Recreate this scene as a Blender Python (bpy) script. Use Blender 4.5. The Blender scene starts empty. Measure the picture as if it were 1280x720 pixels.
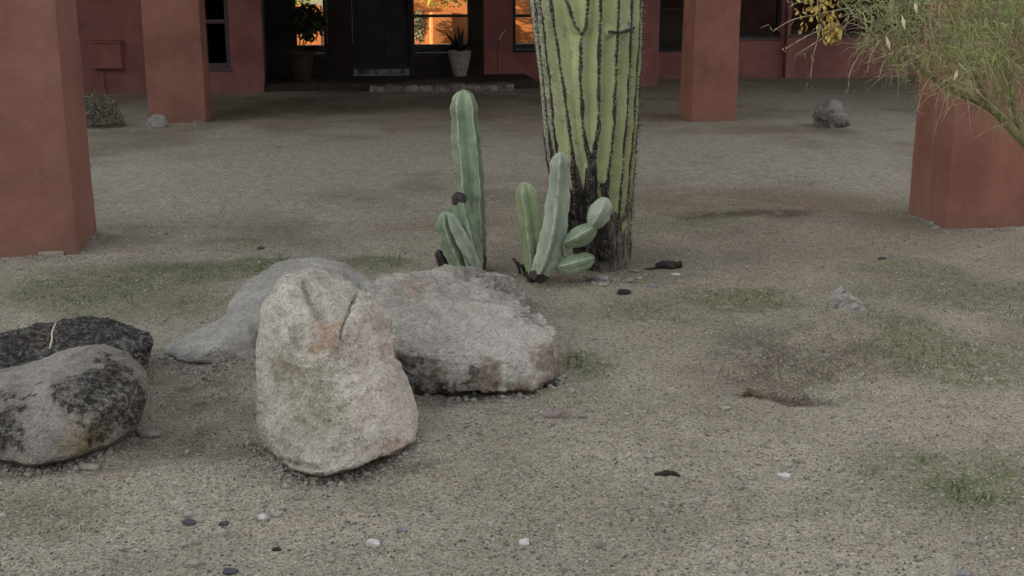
import bpy, bmesh, math, random
import numpy as np
from mathutils import Vector, noise as mnoise

# ------------------------------------------------------------------ camera, sky, sun, exposure
scene = bpy.context.scene
COL = scene.collection
F, H = 1580.0, 1.6
PITCH, YAW = math.radians(14.2), math.radians(7.2)

cam_d = bpy.data.cameras.new('camera')
cam = bpy.data.objects.new('camera', cam_d); COL.objects.link(cam)
cam_d.sensor_width = 36; cam_d.lens = 36 * F / 1280
cam_d.clip_start = 0.05; cam_d.clip_end = 500
cam.location = (0, 0, H)
cam.rotation_euler = (math.pi / 2 - PITCH, 0, -YAW)
scene.camera = cam

SUN_EL, SUN_AZ = math.radians(10), math.radians(255)      # clockwise from +Y
world = bpy.data.worlds.new('World'); scene.world = world; world.use_nodes = True
wn, wl = world.node_tree.nodes, world.node_tree.links
wn.clear()
sky = wn.new('ShaderNodeTexSky'); sky.sky_type = 'NISHITA'; sky.sun_disc = False
sky.sun_elevation = SUN_EL; sky.sun_rotation = SUN_AZ
sky.air_density = 1.0; sky.dust_density = 2.0; sky.ozone_density = 1.0
hs = wn.new('ShaderNodeHueSaturation'); hs.inputs['Saturation'].default_value = 0.35
bg = wn.new('ShaderNodeBackground'); bg.inputs['Strength'].default_value = 0.13
wo = wn.new('ShaderNodeOutputWorld')
wl.new(sky.outputs[0], hs.inputs['Color']); wl.new(hs.outputs[0], bg.inputs[0]); wl.new(bg.outputs[0], wo.inputs[0])

sd = bpy.data.lights.new('sun', 'SUN'); sun = bpy.data.objects.new('sun', sd); COL.objects.link(sun)
sd.energy = 3.5; sd.angle = math.radians(0.5); sd.color = (1.0, 0.80, 0.55)
to_sun = Vector((math.sin(SUN_AZ) * math.cos(SUN_EL), math.cos(SUN_AZ) * math.cos(SUN_EL), math.sin(SUN_EL)))
sun.rotation_euler = to_sun.to_track_quat('Z', 'Y').to_euler()

scene.view_settings.view_transform = 'Standard'
scene.view_settings.look = 'None'
scene.view_settings.exposure = 2.45
scene.view_settings.gamma = 1.0
scene.cycles.max_bounces = 8
scene.cycles.transparent_max_bounces = 12
scene.cycles.use_denoising = True

# ------------------------------------------------------------------ helpers
fwd = np.array([math.sin(YAW) * math.cos(PITCH), math.cos(YAW) * math.cos(PITCH), -math.sin(PITCH)])
rgt = np.array([math.cos(YAW), -math.sin(YAW), 0.0]); upv = np.cross(rgt, fwd)
def ray(x, y): return fwd + rgt * (x - 640) / F + upv * (360 - y) / F
def gnd(x, y, z=0.0):
    d = ray(x, y); return np.array([0, 0, H]) + d * (z - H) / d[2]
def at(x, y, Y):
    d = ray(x, y); return np.array([0, 0, H]) + d * Y / d[1]
def proj(P):
    q = np.asarray(P) - np.array([0, 0, H]); c = q @ fwd
    return 640 + F * (q @ rgt) / c, 360 - F * (q @ upv) / c

rng = np.random.default_rng(7)
random.seed(7)

def _hash(ix, iy, iz, s):
    h = (ix * 374761393 + iy * 668265263 + iz * 2147483647 + s * 1274126177) & 0xFFFFFFFF
    h = ((h ^ (h >> 13)) * 1274126177) & 0xFFFFFFFF
    h = h ^ (h >> 16)
    return (h & 0xFFFFFF) / float(0xFFFFFF)
def vnoise(P, s=0):
    P = np.asarray(P, float); I = np.floor(P).astype(np.int64); f = P - I
    f = f * f * f * (f * (f * 6 - 15) + 10)
    x, y, z = I[:, 0], I[:, 1], I[:, 2]; r = 0
    for dx in (0, 1):
        wx = f[:, 0] if dx else 1 - f[:, 0]
        for dy in (0, 1):
            wy = f[:, 1] if dy else 1 - f[:, 1]
            for dz in (0, 1):
                wz = f[:, 2] if dz else 1 - f[:, 2]
                r = r + _hash(x + dx, y + dy, z + dz, s) * wx * wy * wz
    return r * 2 - 1
def fbm(P, scale, octv=4, gain=0.5, s=0, ridge=False):
    a, r = 1.0, 0.0
    for o in range(octv):
        n = vnoise(np.asarray(P) * scale + 17.3 * o, s + o)
        if ridge: n = 1 - 2 * np.abs(n)
        r = r + a * n; a *= gain; scale *= 2.03
    return r
def sstep(a, b, x):
    t = np.clip((x - a) / (b - a), 0, 1); return t * t * (3 - 2 * t)

def obj(name, verts, faces, mat, parent=None, smooth=True, attrs=None):
    me = bpy.data.meshes.new(name)
    me.from_pydata([tuple(map(float, v)) for v in verts], [], [tuple(map(int, f)) for f in faces])
    if isinstance(mat, (list, tuple)):
        for m in mat: me.materials.append(m)
    else: me.materials.append(mat)
    if smooth: me.polygons.foreach_set('use_smooth', [True] * len(me.polygons))
    for k, v in (attrs or {}).items():
        a = me.attributes.new(k, 'FLOAT', 'POINT'); a.data.foreach_set('value', np.asarray(v, np.float32))
    me.update()
    o = bpy.data.objects.new(name, me); COL.objects.link(o)
    if parent is not None: o.parent = parent; o.matrix_parent_inverse = parent.matrix_world.inverted()
    return o
def obj_fast(name, V, Fc, mat, attrs=None, smooth=True):
    me = bpy.data.meshes.new(name); V = np.ascontiguousarray(V, np.float32); Fc = np.ascontiguousarray(Fc, np.int32); k = Fc.shape[1]
    me.vertices.add(len(V)); me.vertices.foreach_set('co', V.ravel())
    me.loops.add(Fc.size); me.loops.foreach_set('vertex_index', Fc.ravel())
    me.polygons.add(len(Fc)); me.polygons.foreach_set('loop_start', np.arange(0, Fc.size, k, dtype=np.int32))
    me.polygons.foreach_set('use_smooth', np.full(len(Fc), smooth)); me.materials.append(mat)
    for n_, v in (attrs or {}).items():
        a = me.attributes.new(n_, 'FLOAT', 'POINT'); a.data.foreach_set('value', np.asarray(v, np.float32))
    me.update(calc_edges=True); me.validate()
    o = bpy.data.objects.new(name, me); COL.objects.link(o); return o
def tag(o, label=None, cat=None, group=None, kind=None):
    if label: o['label'] = label
    if cat: o['category'] = cat
    if group: o['group'] = group
    if kind: o['kind'] = kind
    return o
def empty(name, loc, label=None, cat=None, group=None):
    o = bpy.data.objects.new(name, None); COL.objects.link(o)
    o.location = tuple(map(float, loc)); o.empty_display_size = 0.1
    bpy.context.view_layer.update()
    return tag(o, label, cat, group)

class MB:
    def __init__(s): s.v, s.f, s.m, s.a = [], [], [], []
    def add(s, vs, fs, val=0.0):
        b = len(s.v); s.v += [tuple(map(float, q)) for q in vs]; s.f += [tuple(int(i) + b for i in f) for f in fs]
        s.a += [val] * len(vs) if np.isscalar(val) else list(val)
    def box(s, x0, x1, y0, y1, z0, z1, val=0.0):
        s.add([(x0, y0, z0), (x1, y0, z0), (x1, y1, z0), (x0, y1, z0), (x0, y0, z1), (x1, y0, z1), (x1, y1, z1), (x0, y1, z1)],
              [(3, 2, 1, 0), (4, 5, 6, 7), (0, 1, 5, 4), (1, 2, 6, 5), (2, 3, 7, 6), (3, 0, 4, 7)], val)
    def tube(s, pts, rad, n=6, val=0.0, caps=True):
        vs, fs = loft(pts, rad, n); 
        if caps: fs = fs + [tuple(range(n))[::-1], tuple(range(len(vs) - n, len(vs)))]
        s.add(vs, fs, val)
    def build(s, name, mat, parent=None, smooth=False, bevel=0, attr=None):
        o = obj(name, s.v, s.f, mat, parent, smooth, {attr: s.a} if attr else None)
        if bevel:
            b = o.modifiers.new('bevel', 'BEVEL'); b.width = bevel; b.segments = 2; b.limit_method = 'ANGLE'
        return o

def catmull(pts, n):
    P = np.asarray(pts, float)
    Q = np.vstack([2 * P[0] - P[1], P, 2 * P[-1] - P[-2]]); out = []
    m = len(P) - 1
    for t in np.linspace(0, m, n):
        i = min(int(t), m - 1); u = t - i
        a, b, c, d = Q[i], Q[i + 1], Q[i + 2], Q[i + 3]
        out.append(0.5 * (2 * b + (c - a) * u + (2 * a - 5 * b + 4 * c - d) * u * u + (3 * b - a - 3 * c + d) * u ** 3))
    return np.array(out)
def frames(P):
    T = np.gradient(P, axis=0); T /= np.linalg.norm(T, axis=1)[:, None] + 1e-12
    n = np.cross(T[0], [0, 1, 0]); 
    if np.linalg.norm(n) < 1e-3: n = np.cross(T[0], [1, 0, 0])
    n /= np.linalg.norm(n); N = []
    for t in T:
        n = n - t * (n @ t); n /= np.linalg.norm(n) + 1e-12; N.append(n)
    N = np.array(N); return T, N, np.cross(T, N)
def loft(pts, rad, n, shape=None):
    P = np.asarray(pts, float); R = np.broadcast_to(np.asarray(rad, float), (len(P),))
    T, N, B = frames(P); th = np.linspace(0, 2 * np.pi, n, endpoint=False)
    sh = np.ones(n) if shape is None else shape(th)
    V = P[:, None, :] + (R[:, None] * sh)[:, :, None] * (np.cos(th)[None, :, None] * N[:, None, :] + np.sin(th)[None, :, None] * B[:, None, :])
    fs = []
    for i in range(len(P) - 1):
        for j in range(n):
            k = (j + 1) % n
            fs.append((i * n + j, i * n + k, (i + 1) * n + k, (i + 1) * n + j))
    return list(map(tuple, V.reshape(-1, 3))), fs

# ------------------------------------------------------------------ materials
class NT:
    def __init__(s, name, rough=0.9, spec=0.3):
        s.m = bpy.data.materials.new(name); s.m.use_nodes = True
        s.n, s.l = s.m.node_tree.nodes, s.m.node_tree.links
        s.b = s.n['Principled BSDF']; s.b.inputs['Roughness'].default_value = rough
        s.b.inputs['Specular IOR Level'].default_value = spec
        s.tc = s.n.new('ShaderNodeTexCoord').outputs['Object']
    def put(s, sock, v):
        if hasattr(v, 'is_linked') or hasattr(v, 'links'): s.l.new(v, sock)
        elif isinstance(v, (tuple, list)): sock.default_value = (*v, 1) if len(v) == 3 and len(sock.default_value) == 4 else v
        else: sock.default_value = v
    def noise(s, scale, detail=4, rough=0.6, dist=0.0, vec=None):
        t = s.n.new('ShaderNodeTexNoise'); t.inputs['Scale'].default_value = scale; t.inputs['Detail'].default_value = detail
        t.inputs['Roughness'].default_value = rough; t.inputs['Distortion'].default_value = dist
        s.l.new(vec if vec is not None else s.tc, t.inputs['Vector']); return t.outputs['Fac']
    def voro(s, scale, out='Distance', feature='F1', vec=None, rand=1.0):
        t = s.n.new('ShaderNodeTexVoronoi'); t.feature = feature; t.inputs['Scale'].default_value = scale
        t.inputs['Randomness'].default_value = rand
        s.l.new(vec if vec is not None else s.tc, t.inputs['Vector']); return t.outputs[out]
    def mapping(s, scale):
        t = s.n.new('ShaderNodeMapping'); t.inputs['Scale'].default_value = scale; s.l.new(s.tc, t.inputs['Vector']); return t.outputs[0]
    def ramp(s, f, a, b, lo=0.0, hi=1.0):
        t = s.n.new('ShaderNodeMapRange'); t.interpolation_type = 'SMOOTHSTEP'
        for k, v in zip(('From Min', 'From Max', 'To Min', 'To Max'), (a, b, lo, hi)): t.inputs[k].default_value = v
        s.put(t.inputs['Value'], f); return t.outputs[0]
    def math(s, op, a, b=0.0):
        t = s.n.new('ShaderNodeMath'); t.operation = op; s.put(t.inputs[0], a); s.put(t.inputs[1], b); return t.outputs[0]
    def mix(s, f, a, b, mode='MIX'):
        t = s.n.new('ShaderNodeMix'); t.data_type = 'RGBA'; t.blend_type = mode
        s.put(t.inputs[0], f); s.put(t.inputs[6], a); s.put(t.inputs[7], b); return t.outputs[2]
    def attr(s, name):
        t = s.n.new('ShaderNodeAttribute'); t.attribute_name = name; return t.outputs['Fac']
    def sep(s, c, i=0):
        t = s.n.new('ShaderNodeSeparateColor'); s.l.new(c, t.inputs[0]); return t.outputs[i]
    def bump(s, h, strength=0.5, dist=0.01, prev=None):
        t = s.n.new('ShaderNodeBump'); t.inputs['Strength'].default_value = strength; t.inputs['Distance'].default_value = dist
        s.l.new(h, t.inputs['Height'])
        if prev is not None: s.l.new(prev, t.inputs['Normal'])
        return t.outputs[0]
    def done(s, col, nrm=None):
        s.put(s.b.inputs['Base Color'], col)
        if nrm is not None: s.l.new(nrm, s.b.inputs['Normal'])
        return s.m

def plain(name, col, rough=0.8, var=0.25, scale=30, bump=0.2, bd=0.003):
    t = NT(name, rough)
    n = t.noise(scale, 5)
    c = t.mix(t.ramp(n, 0.3, 0.7), tuple(c * (1 - var) for c in col), tuple(min(1, c * (1 + var)) for c in col))
    return t.done(c, t.bump(t.noise(scale * 6, 3), bump, bd) if bump else None)

def stucco(name, col, dirt=0.35):
    t = NT(name, 0.95, 0.15)
    big = t.noise(1.6, 5, 0.6, 0.6); mid = t.noise(9, 5, 0.65); fine = t.noise(90, 3)
    c = t.mix(t.ramp(big, 0.32, 0.68), tuple(k * 0.80 for k in col), tuple(k * 1.18 for k in col))
    c = t.mix(t.ramp(mid, 0.45, 0.75, 0, 0.35), c, (col[0] * 1.15, col[1] * 1.4, col[2] * 1.5))
    streak = t.noise(1.0, 4, 0.6, 0.3, t.mapping((7, 7, 0.7)))
    c = t.mix(t.ramp(streak, 0.55, 0.75, 0, 0.30), c, (col[0] * 0.55, col[1] * 0.6, col[2] * 0.7))
    # splash dirt along the foot, ragged
    z = t.n.new('ShaderNodeSeparateXYZ'); g = t.n.new('ShaderNodeNewGeometry'); t.l.new(g.outputs['Position'], z.inputs[0])
    hz = t.math('ADD', z.outputs['Z'], t.math('MULTIPLY', t.math('SUBTRACT', mid, 0.5), 0.22))
    c = t.mix(t.ramp(hz, 0.02, 0.13, dirt, 0.0), c, (0.17, 0.12, 0.085))
    nb = t.bump(t.noise(26, 5, 0.65), 0.55, 0.012); nb = t.bump(fine, 0.5, 0.004, nb)
    return t.done(c, nb)

M_pillar = stucco('pillar_stucco', (0.226, 0.108, 0.080))
M_wall = stucco('wall_stucco', (0.235, 0.104, 0.093), 0.2)
M_dark = plain('dark_bronze', (0.012, 0.011, 0.011), 0.55, 0.3, 12, 0.1)
M_recess = plain('entry_dark_shade', (0.016, 0.012, 0.010), 0.8, 0.3, 6)  # shade of the deep entry put into a near-black wall colour
M_frame = plain('window_frame_paint', (0.09, 0.065, 0.065), 0.6, 0.2, 20)
M_box = stucco('box_paint', (0.26, 0.105, 0.092), 0.0)
M_conc = plain('pale_concrete', (0.25, 0.20, 0.16), 0.95, 0.5, 14, 0.5, 0.004)
M_tile = plain('porch_tile', (0.035, 0.027, 0.022), 0.8, 0.35, 10)
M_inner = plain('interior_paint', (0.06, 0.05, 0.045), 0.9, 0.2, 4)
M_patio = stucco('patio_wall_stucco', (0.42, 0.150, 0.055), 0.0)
M_terra = plain('old_terracotta', (0.030, 0.019, 0.014), 0.9, 0.35, 18)
M_pot = plain('pale_glazed_pot', (0.26, 0.245, 0.215), 0.75, 0.3, 25)
M_soil = plain('potting_soil', (0.03, 0.022, 0.016), 1.0, 0.4, 60)
M_agave = plain('agave_leaf', (0.022, 0.032, 0.022), 0.6, 0.4, 20)
M_leafdark = plain('dark_leaf', (0.02, 0.028, 0.012), 0.6, 0.4, 20)
M_metal = plain('grey_metal', (0.25, 0.22, 0.2), 0.5, 0.2, 20)

def glass_mat():
    m = bpy.data.materials.new('window_glass'); m.use_nodes = True
    n, l = m.node_tree.nodes, m.node_tree.links; n.clear()
    tr = n.new('ShaderNodeBsdfTransparent'); tr.inputs[0].default_value = (0.82, 0.84, 0.80, 1)
    gl = n.new('ShaderNodeBsdfGlossy'); gl.inputs['Roughness'].default_value = 0.01
    fr = n.new('ShaderNodeFresnel'); fr.inputs['IOR'].default_value = 1.35
    mx = n.new('ShaderNodeMixShader'); o = n.new('ShaderNodeOutputMaterial')
    nz = n.new('ShaderNodeTexNoise'); nz.inputs['Scale'].default_value = 3.0
    tc = n.new('ShaderNodeTexCoord'); l.new(tc.outputs['Object'], nz.inputs['Vector'])
    bp = n.new('ShaderNodeBump'); bp.inputs['Strength'].default_value = 0.08; bp.inputs['Distance'].default_value = 0.02
    l.new(nz.outputs['Fac'], bp.inputs['Height']); l.new(bp.outputs[0], gl.inputs['Normal'])
    l.new(fr.outputs[0], mx.inputs[0]); l.new(tr.outputs[0], mx.inputs[1]); l.new(gl.outputs[0], mx.inputs[2]); l.new(mx.outputs[0], o.inputs[0])
    return m
M_glass = glass_mat()
M_twig = plain('dry_twig', (.27, .22, .15), .85, .35, 30, .2)

# ------------------------------------------------------------------ ground
def blob_field(X, Y, blobs):
    w = np.zeros_like(X)
    P = np.stack([X, Y, np.zeros_like(X)], -1).reshape(-1, 3)
    wob = fbm(P, 1.7, 4, 0.6, 31).reshape(X.shape) * 0.45
    for px, py, rx, ry, k in blobs:
        c = gnd(px, py); sx = rx * np.hypot(c[1], H) / F
        sy = abs(gnd(px, py - ry)[1] - gnd(px, py + ry)[1]) / 2
        d = np.sqrt(((X - c[0]) / sx) ** 2 + ((Y - c[1]) / sy) ** 2) + wob
        w = np.maximum(w, k * (1 - sstep(0.45, 1.25, d)))
    return w
MOSS = [(90, 360, 130, 20, .8), (240, 343, 130, 13, .85), (330, 332, 55, 8, 1), (120, 375, 200, 28, .55), (728, 455, 42, 28, 1), (915, 374, 70, 15, .85), (1150, 430, 80, 55, .7),
        (1190, 605, 165, 75, 1), (310, 300, 50, 7, .7), (1225, 370, 110, 60, .6), (270, 135, 130, 14, .35), (500, 135, 200, 10, .25), (470, 330, 40, 12, .9), (60, 650, 120, 50, .35), (800, 390, 80, 20, .5), (860, 278, 120, 12, .45)]
RUST = [(960, 258, 180, 22, .9), (850, 250, 90, 14, .8), (620, 280, 200, 14, .35)]
SOIL_SHADE = [(1010, 484, 95, 18, 1), (985, 455, 130, 42, .8), (470, 588, 110, 16, .7), (300, 560, 60, 16, .6), (590, 496, 130, 13, .8), (960, 425, 60, 20, .4), (420, 128, 150, 14, .7), (560, 125, 120, 9, .6), (250, 500, 95, 50, .8), (215, 560, 80, 14, .6), (470, 590, 70, 13, .7), (600, 500, 110, 12, .6), (60, 588, 130, 10, .6), (720, 350, 60, 10, .8),
        (940, 495, 30, 7, .8), (950, 272, 110, 5, .9), (1040, 162, 40, 6, .8), (230, 455, 60, 12, .5), (300, 330, 200, 6, .3)]  # dark soil, with contact and porch shade painted into the ground colour
GREY = [(480, 200, 500, 48, .9), (800, 190, 350, 45, .85), (330, 215, 240, 55, .9), (1020, 205, 170, 40, .9), (640, 190, 240, 45, .7), (170, 145, 60, 25, .9), (1040, 140, 120, 40, .7)]
PALE = [(350, 655, 80, 13, .9), (440, 645, 60, 8, .7), (130, 590, 90, 28, .7), (420, 180, 300, 10, .2), (300, 312, 300, 6, .5), (1050, 300, 240, 8, .5), (1070, 410, 45, 20, .6)]
def bumpat(X, Y, px, py, rx, ry, h):
    c = gnd(px, py); return h * np.exp(-((X - c[0]) / rx) ** 2 - ((Y - c[1]) / ry) ** 2)
def ground_z(X, Y):
    X, Y = np.asarray(X, float), np.asarray(Y, float)
    P = np.stack([X, Y, np.zeros_like(X)], -1).reshape(-1, 3)
    near = np.exp(-np.maximum(0, np.hypot(X - 1, Y - 4) - 4) / 3)
    z = (fbm(P, 0.9, 2, 0.5, 3) * 0.012 + fbm(P, 5.0, 4, 0.65, 5) * 0.0095).reshape(X.shape) * near
    z = z + bumpat(X, Y, 1068, 422, .17, .19, .105) + bumpat(X, Y, 1010, 425, .25, .25, .03)
    z = z - bumpat(X, Y, 1012, 482, .24, .20, .07) - bumpat(X, Y, 935, 470, .22, .25, .02) + bumpat(X, Y, 940, 500, .08, .05, .02)
    z = z + bumpat(X, Y, 120, 600, .3, .1, .012) - bumpat(X, Y, 240, 520, .3, .4, .015)
    rough = bumpat(X, Y, 1000, 455, .40, .40, 1.0)
    z = z + rough * (fbm(P, 9, 4, .65, 61, True).reshape(X.shape) - .3) * .016
    # little lip where the drive's edge runs under the arcade
    z = z + 0.02 * (sstep(7.3, 7.9, Y) - sstep(11.0, 13.0, Y)) * np.exp(-((X - 2.6) / 1.2) ** 2)
    return z
def axis(lo, a, b, hi, step, n):
    g = np.arange(a, b, step)
    l = a - np.geomspace(step * 1.5, a - lo, n)[::-1]; r = b + np.geomspace(step * 0.8, hi - b, n)
    return np.concatenate([l, g, r])
def axis2(a, b, c, st1, st2):
    return np.concatenate([axis(-70, a, b, b + 1, st1, 40)[:-40], np.arange(b, c, st2), np.geomspace(c, 90, 30)])
gx = axis(-70, -3.2, 5.2, 70, 0.017, 40); gy = axis2(2.4, 9.0, 20.0, 0.016, 0.05)
GX, GY = np.meshgrid(gx, gy); GZ = ground_z(GX, GY)
nx, ny = len(gx), len(gy)
ii = (np.arange(ny - 1)[:, None] * nx + np.arange(nx - 1)[None, :]).ravel()
gf = np.stack([ii, ii + 1, ii + nx + 1, ii + nx], 1)
MOSSF = blob_field(GX, GY, MOSS); SOIL_SHADE_F = blob_field(GX, GY, SOIL_SHADE)

def ground_mat():
    t = NT('decomposed_granite', 0.97, 0.12)
    big = t.noise(1.1, 5, 0.6, 0.4); mid = t.noise(7, 6, 0.65); fine = t.noise(60, 4, 0.7)
    c = t.mix(t.ramp(big, 0.3, 0.7), (0.214, 0.191, 0.143), (0.320, 0.290, 0.225))
    c = t.mix(t.math('MULTIPLY', t.attr('grey'), t.ramp(mid, .2, .6, .5, 1)), c, (0.385, 0.368, 0.312))
    c = t.mix(t.math('MULTIPLY', t.attr('rust'), t.ramp(mid, .3, .65, .2, .85)), c, (0.205, 0.135, 0.085))
    c = t.mix(t.math('MULTIPLY', t.attr('pale'), t.ramp(mid, .3, .6, .3, .8)), c, (0.31, 0.265, 0.205))
    c = t.mix(t.math('MULTIPLY', t.attr('soil_shade'), t.ramp(mid, .3, .62, .2, .9)), c, (0.055, 0.043, 0.031))
    c = t.mix(t.math('MULTIPLY', t.attr('moss'), t.ramp(t.noise(16, 6, .75), .34, .62, .15, .9)), c, (0.080, 0.108, 0.033))
    c = t.mix(t.ramp(t.noise(14, 6, .75), 0.32, 0.62, 0.34, 0.0), c, (0.13, 0.107, 0.080))
    # individual grains
    vc = t.sep(t.voro(170, 'Color')); vc2 = t.sep(t.voro(340, 'Color'), 1); vc3 = t.sep(t.voro(120, 'Color'), 2)
    g = t.math('ADD', t.math('MULTIPLY', vc, 0.62), t.math('MULTIPLY', vc2, 0.38))
    c = t.mix(1.0, c, t.mix(g, (0.42, 0.40, 0.37), (1.60, 1.59, 1.56)), 'MULTIPLY')
    c = t.mix(t.ramp(vc3, 0.90, 0.97, 0, 0.55), c, (0.36, 0.33, 0.28))
    c = t.mix(t.ramp(vc3, 0.10, 0.04, 0, 0.65), c, (0.065, 0.052, 0.042))
    nb = t.bump(t.noise(40, 5, 0.75), 0.4, 0.010)
    nb = t.bump(t.voro(110), 0.7, 0.006, nb); nb = t.bump(fine, 0.6, 0.006, nb)
    return t.done(c, nb)
M_ground = ground_mat()
ground = obj_fast('ground', np.stack([GX, GY, GZ], -1).reshape(-1, 3), gf, M_ground,
             {'moss': MOSSF.ravel(), 'rust': blob_field(GX, GY, RUST).ravel(), 'soil_shade': SOIL_SHADE_F.ravel(),
              'grey': blob_field(GX, GY, GREY).ravel(), 'pale': blob_field(GX, GY, PALE).ravel()})
tag(ground, kind='structure')

# ------------------------------------------------------------------ house
def wall_panel(axis_, x0, x1, z0, z1, y0, y1, holes):
    """wall along x (axis_='x') between y0 (front) and y1, with rectangular holes (xa, xb, za, zb); no inner faces."""
    xs = sorted({x0, x1, *[h[0] for h in holes], *[h[1] for h in holes]}); zs = sorted({z0, z1, *[h[2] for h in holes], *[h[3] for h in holes]})
    xs = [x for x in xs if x0 <= x <= x1]; zs = [z for z in zs if z0 <= z <= z1]
    solid = {}
    for i in range(len(xs) - 1):
        for k in range(len(zs) - 1):
            cx, cz = (xs[i] + xs[i + 1]) / 2, (zs[k] + zs[k + 1]) / 2
            solid[i, k] = not any(h[0] < cx < h[1] and h[2] < cz < h[3] for h in holes)
    V, Fc = [], []
    def q(*p):
        b = len(V); V.extend(p); Fc.append((b, b + 1, b + 2, b + 3))
    def pt(x, y, z): return (x, y, z) if axis_ == 'x' else (y, x, z)
    for (i, k), s in solid.items():
        if not s: continue
        a, b, c, d = xs[i], xs[i + 1], zs[k], zs[k + 1]
        q(pt(a, y0, c), pt(b, y0, c), pt(b, y0, d), pt(a, y0, d)); q(pt(b, y1, c), pt(a, y1, c), pt(a, y1, d), pt(b, y1, d))
        if not solid.get((i - 1, k)): q(pt(a, y1, c), pt(a, y0, c), pt(a, y0, d), pt(a, y1, d))
        if not solid.get((i + 1, k)): q(pt(b, y0, c), pt(b, y1, c), pt(b, y1, d), pt(b, y0, d))
        if not solid.get((i, k - 1)): q(pt(a, y1, c), pt(b, y1, c), pt(b, y0, c), pt(a, y0, c))
        if not solid.get((i, k + 1)): q(pt(a, y0, d), pt(b, y0, d), pt(b, y1, d), pt(a, y1, d))
    return V, Fc
YL, YB = 17.2, 18.6                     # front of the left wing's wall, front of the recessed walls
house = empty('house', (3, 20, 0), 'red brown stucco house with dark recessed entry and black windows behind the arcade', 'house')
def hpart(name, vf, mat): return obj(name, vf[0], vf[1], mat, house, False)
def X_at(px, py, Y): return float(at(px, py, Y)[0])
def Z_at(px, py, Y): return float(at(px, py, Y)[2])

def window(x0, x1, z0, z1, y, bars=(), fw=0.05, mat=M_frame, vbars=()):
    """frame mesh as the part, glass pane as its sub-part; y is the frame's front."""
    b = MB(); d = 0.07
    b.box(x0, x0 + fw, y, y + d, z0, z1); b.box(x1 - fw, x1, y, y + d, z0, z1)
    b.box(x0 + fw, x1 - fw, y, y + d, z0, z0 + fw); b.box(x0 + fw, x1 - fw, y, y + d, z1 - fw, z1)
    for z in bars: b.box(x0 + fw, x1 - fw, y + 0.003, y + d - 0.003, z - fw * .45, z + fw * .45)
    for x in vbars: b.box(x - fw * .5, x + fw * .5, y + 0.006, y + d - 0.006, z0 + fw, z1 - fw)
    w = b.build('window', mat, house)
    g = MB(); g.box(x0 + fw * .5, x1 - fw * .5, y + 0.03, y + 0.036, z0 + fw * .5, z1 - fw * .5)
    g.build('pane', M_glass, w)
    return w

# left wing wall
w1x0, w1x1, w1z0 = X_at(241, 84, YL), X_at(289, 84, YL), Z_at(270, 85, YL)
xl1 = X_at(330, 113, YL)
hpart('wall', wall_panel('x', -7.0, xl1, -0.2, 3.2, YL, YL + 0.3, [(w1x0, w1x1, w1z0, 2.15)]), M_wall)
window(w1x0 + .002, w1x1 - .002, w1z0 + .002, 2.148, YL + 0.05, (Z_at(270, 27, YL),), 0.055)
b = MB(); b.box(w1x0 - .02, w1x1 + .02, YL - 0.02, YL + 0.04, w1z0 - 0.045, w1z0 - .002); b.build('sill', M_frame, house, bevel=.004)
# dark return wall on the left of the entry
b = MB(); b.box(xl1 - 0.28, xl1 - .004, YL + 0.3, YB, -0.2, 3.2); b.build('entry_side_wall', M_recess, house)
# entry screen: sidelights and door
eX0, eX1 = xl1 - .004, X_at(605, 98, YB)
gl = (X_at(366, 40, YB), X_at(409, 40, YB)); gr_ = (X_at(514, 40, YB), X_at(589, 40, YB)); dr = (X_at(441, 60, YB), X_at(511, 60, YB))
gz0 = Z_at(550, 70, YB); dz0 = Z_at(476, 86, YB)
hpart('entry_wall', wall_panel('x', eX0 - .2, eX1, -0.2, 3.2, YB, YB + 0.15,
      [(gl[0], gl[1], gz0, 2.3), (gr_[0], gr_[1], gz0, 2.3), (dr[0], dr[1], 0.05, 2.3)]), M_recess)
window(gl[0] + .002, gl[1] - .002, gz0 + .002, 2.298, YB + .03, (Z_at(390, 22, YB),), 0.05, M_dark)
window(gr_[0] + .002, gr_[1] - .002, gz0 + .002, 2.298, YB + .03, (Z_at(550, 20, YB),), 0.045, M_dark)
b = MB(); x0, x1 = dr[0] - .02, dr[1] + .02
b.box(dr[0] + .0005, dr[1] - .0005, YB + .05, YB + .09, .105, 2.2995)
for (za, zb) in ((dz0 + .12, dz0 + .55), (dz0 + .67, dz0 + 1.25), (dz0 + 1.37, 2.15)):
    for (xa, xb) in ((x0 + .1, (x0 + x1) / 2 - .05), ((x0 + x1) / 2 + .05, x1 - .1)): b.box(xa, xb, YB + .035, YB + .06, za, zb)
M_door = plain('dark_door_paint', (0.006, 0.007, 0.009), 0.6, 0.4, 5, .1)
door = b.build('door', M_door, house, bevel=.006)
b = MB(); b.tube([(x1 - .06, YB + .045, 0.95), (x1 - .06, YB, .95), (x1 - .06, YB, 1.15), (x1 - .06, YB + .045, 1.15)], .012, 8); b.build('handle', M_dark, door, True)
b = MB(); zt = dz0 - .002
for xa, xb in ((dr[0], dr[0] + .22), (dr[0] + .226, dr[0] + .5), (dr[0] + .506, dr[1])): b.box(xa, xb, YB - .05, YB + .12, 0.10, zt)
b.build('door_sill', plain('worn_stone_sill', (.11, .105, .10), .9, .8, 9, .3), house, bevel=.006)
# porch step
sx0, sx1, sy = X_at(462, 113, 17.0), X_at(643, 112, 17.0), 17.0
b = MB(); n = 9; xs = np.linspace(sx0, sx1, n + 1)
for i in range(n): b.box(xs[i] + .002, xs[i + 1] - .002, sy, sy + .30, -.05, .075 + .012 * ((i * 7) % 3) / 2)
step = b.build('step', plain('worn_step_stone', (.16, .15, .13), .95, .75, 7, .6, .006), house, bevel=.012)
b = MB(); b.box(eX0 - .02, eX1 + .6, sy + .302, YB - .002, -.05, .095); b.build('porch_floor', M_tile, house)
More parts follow.
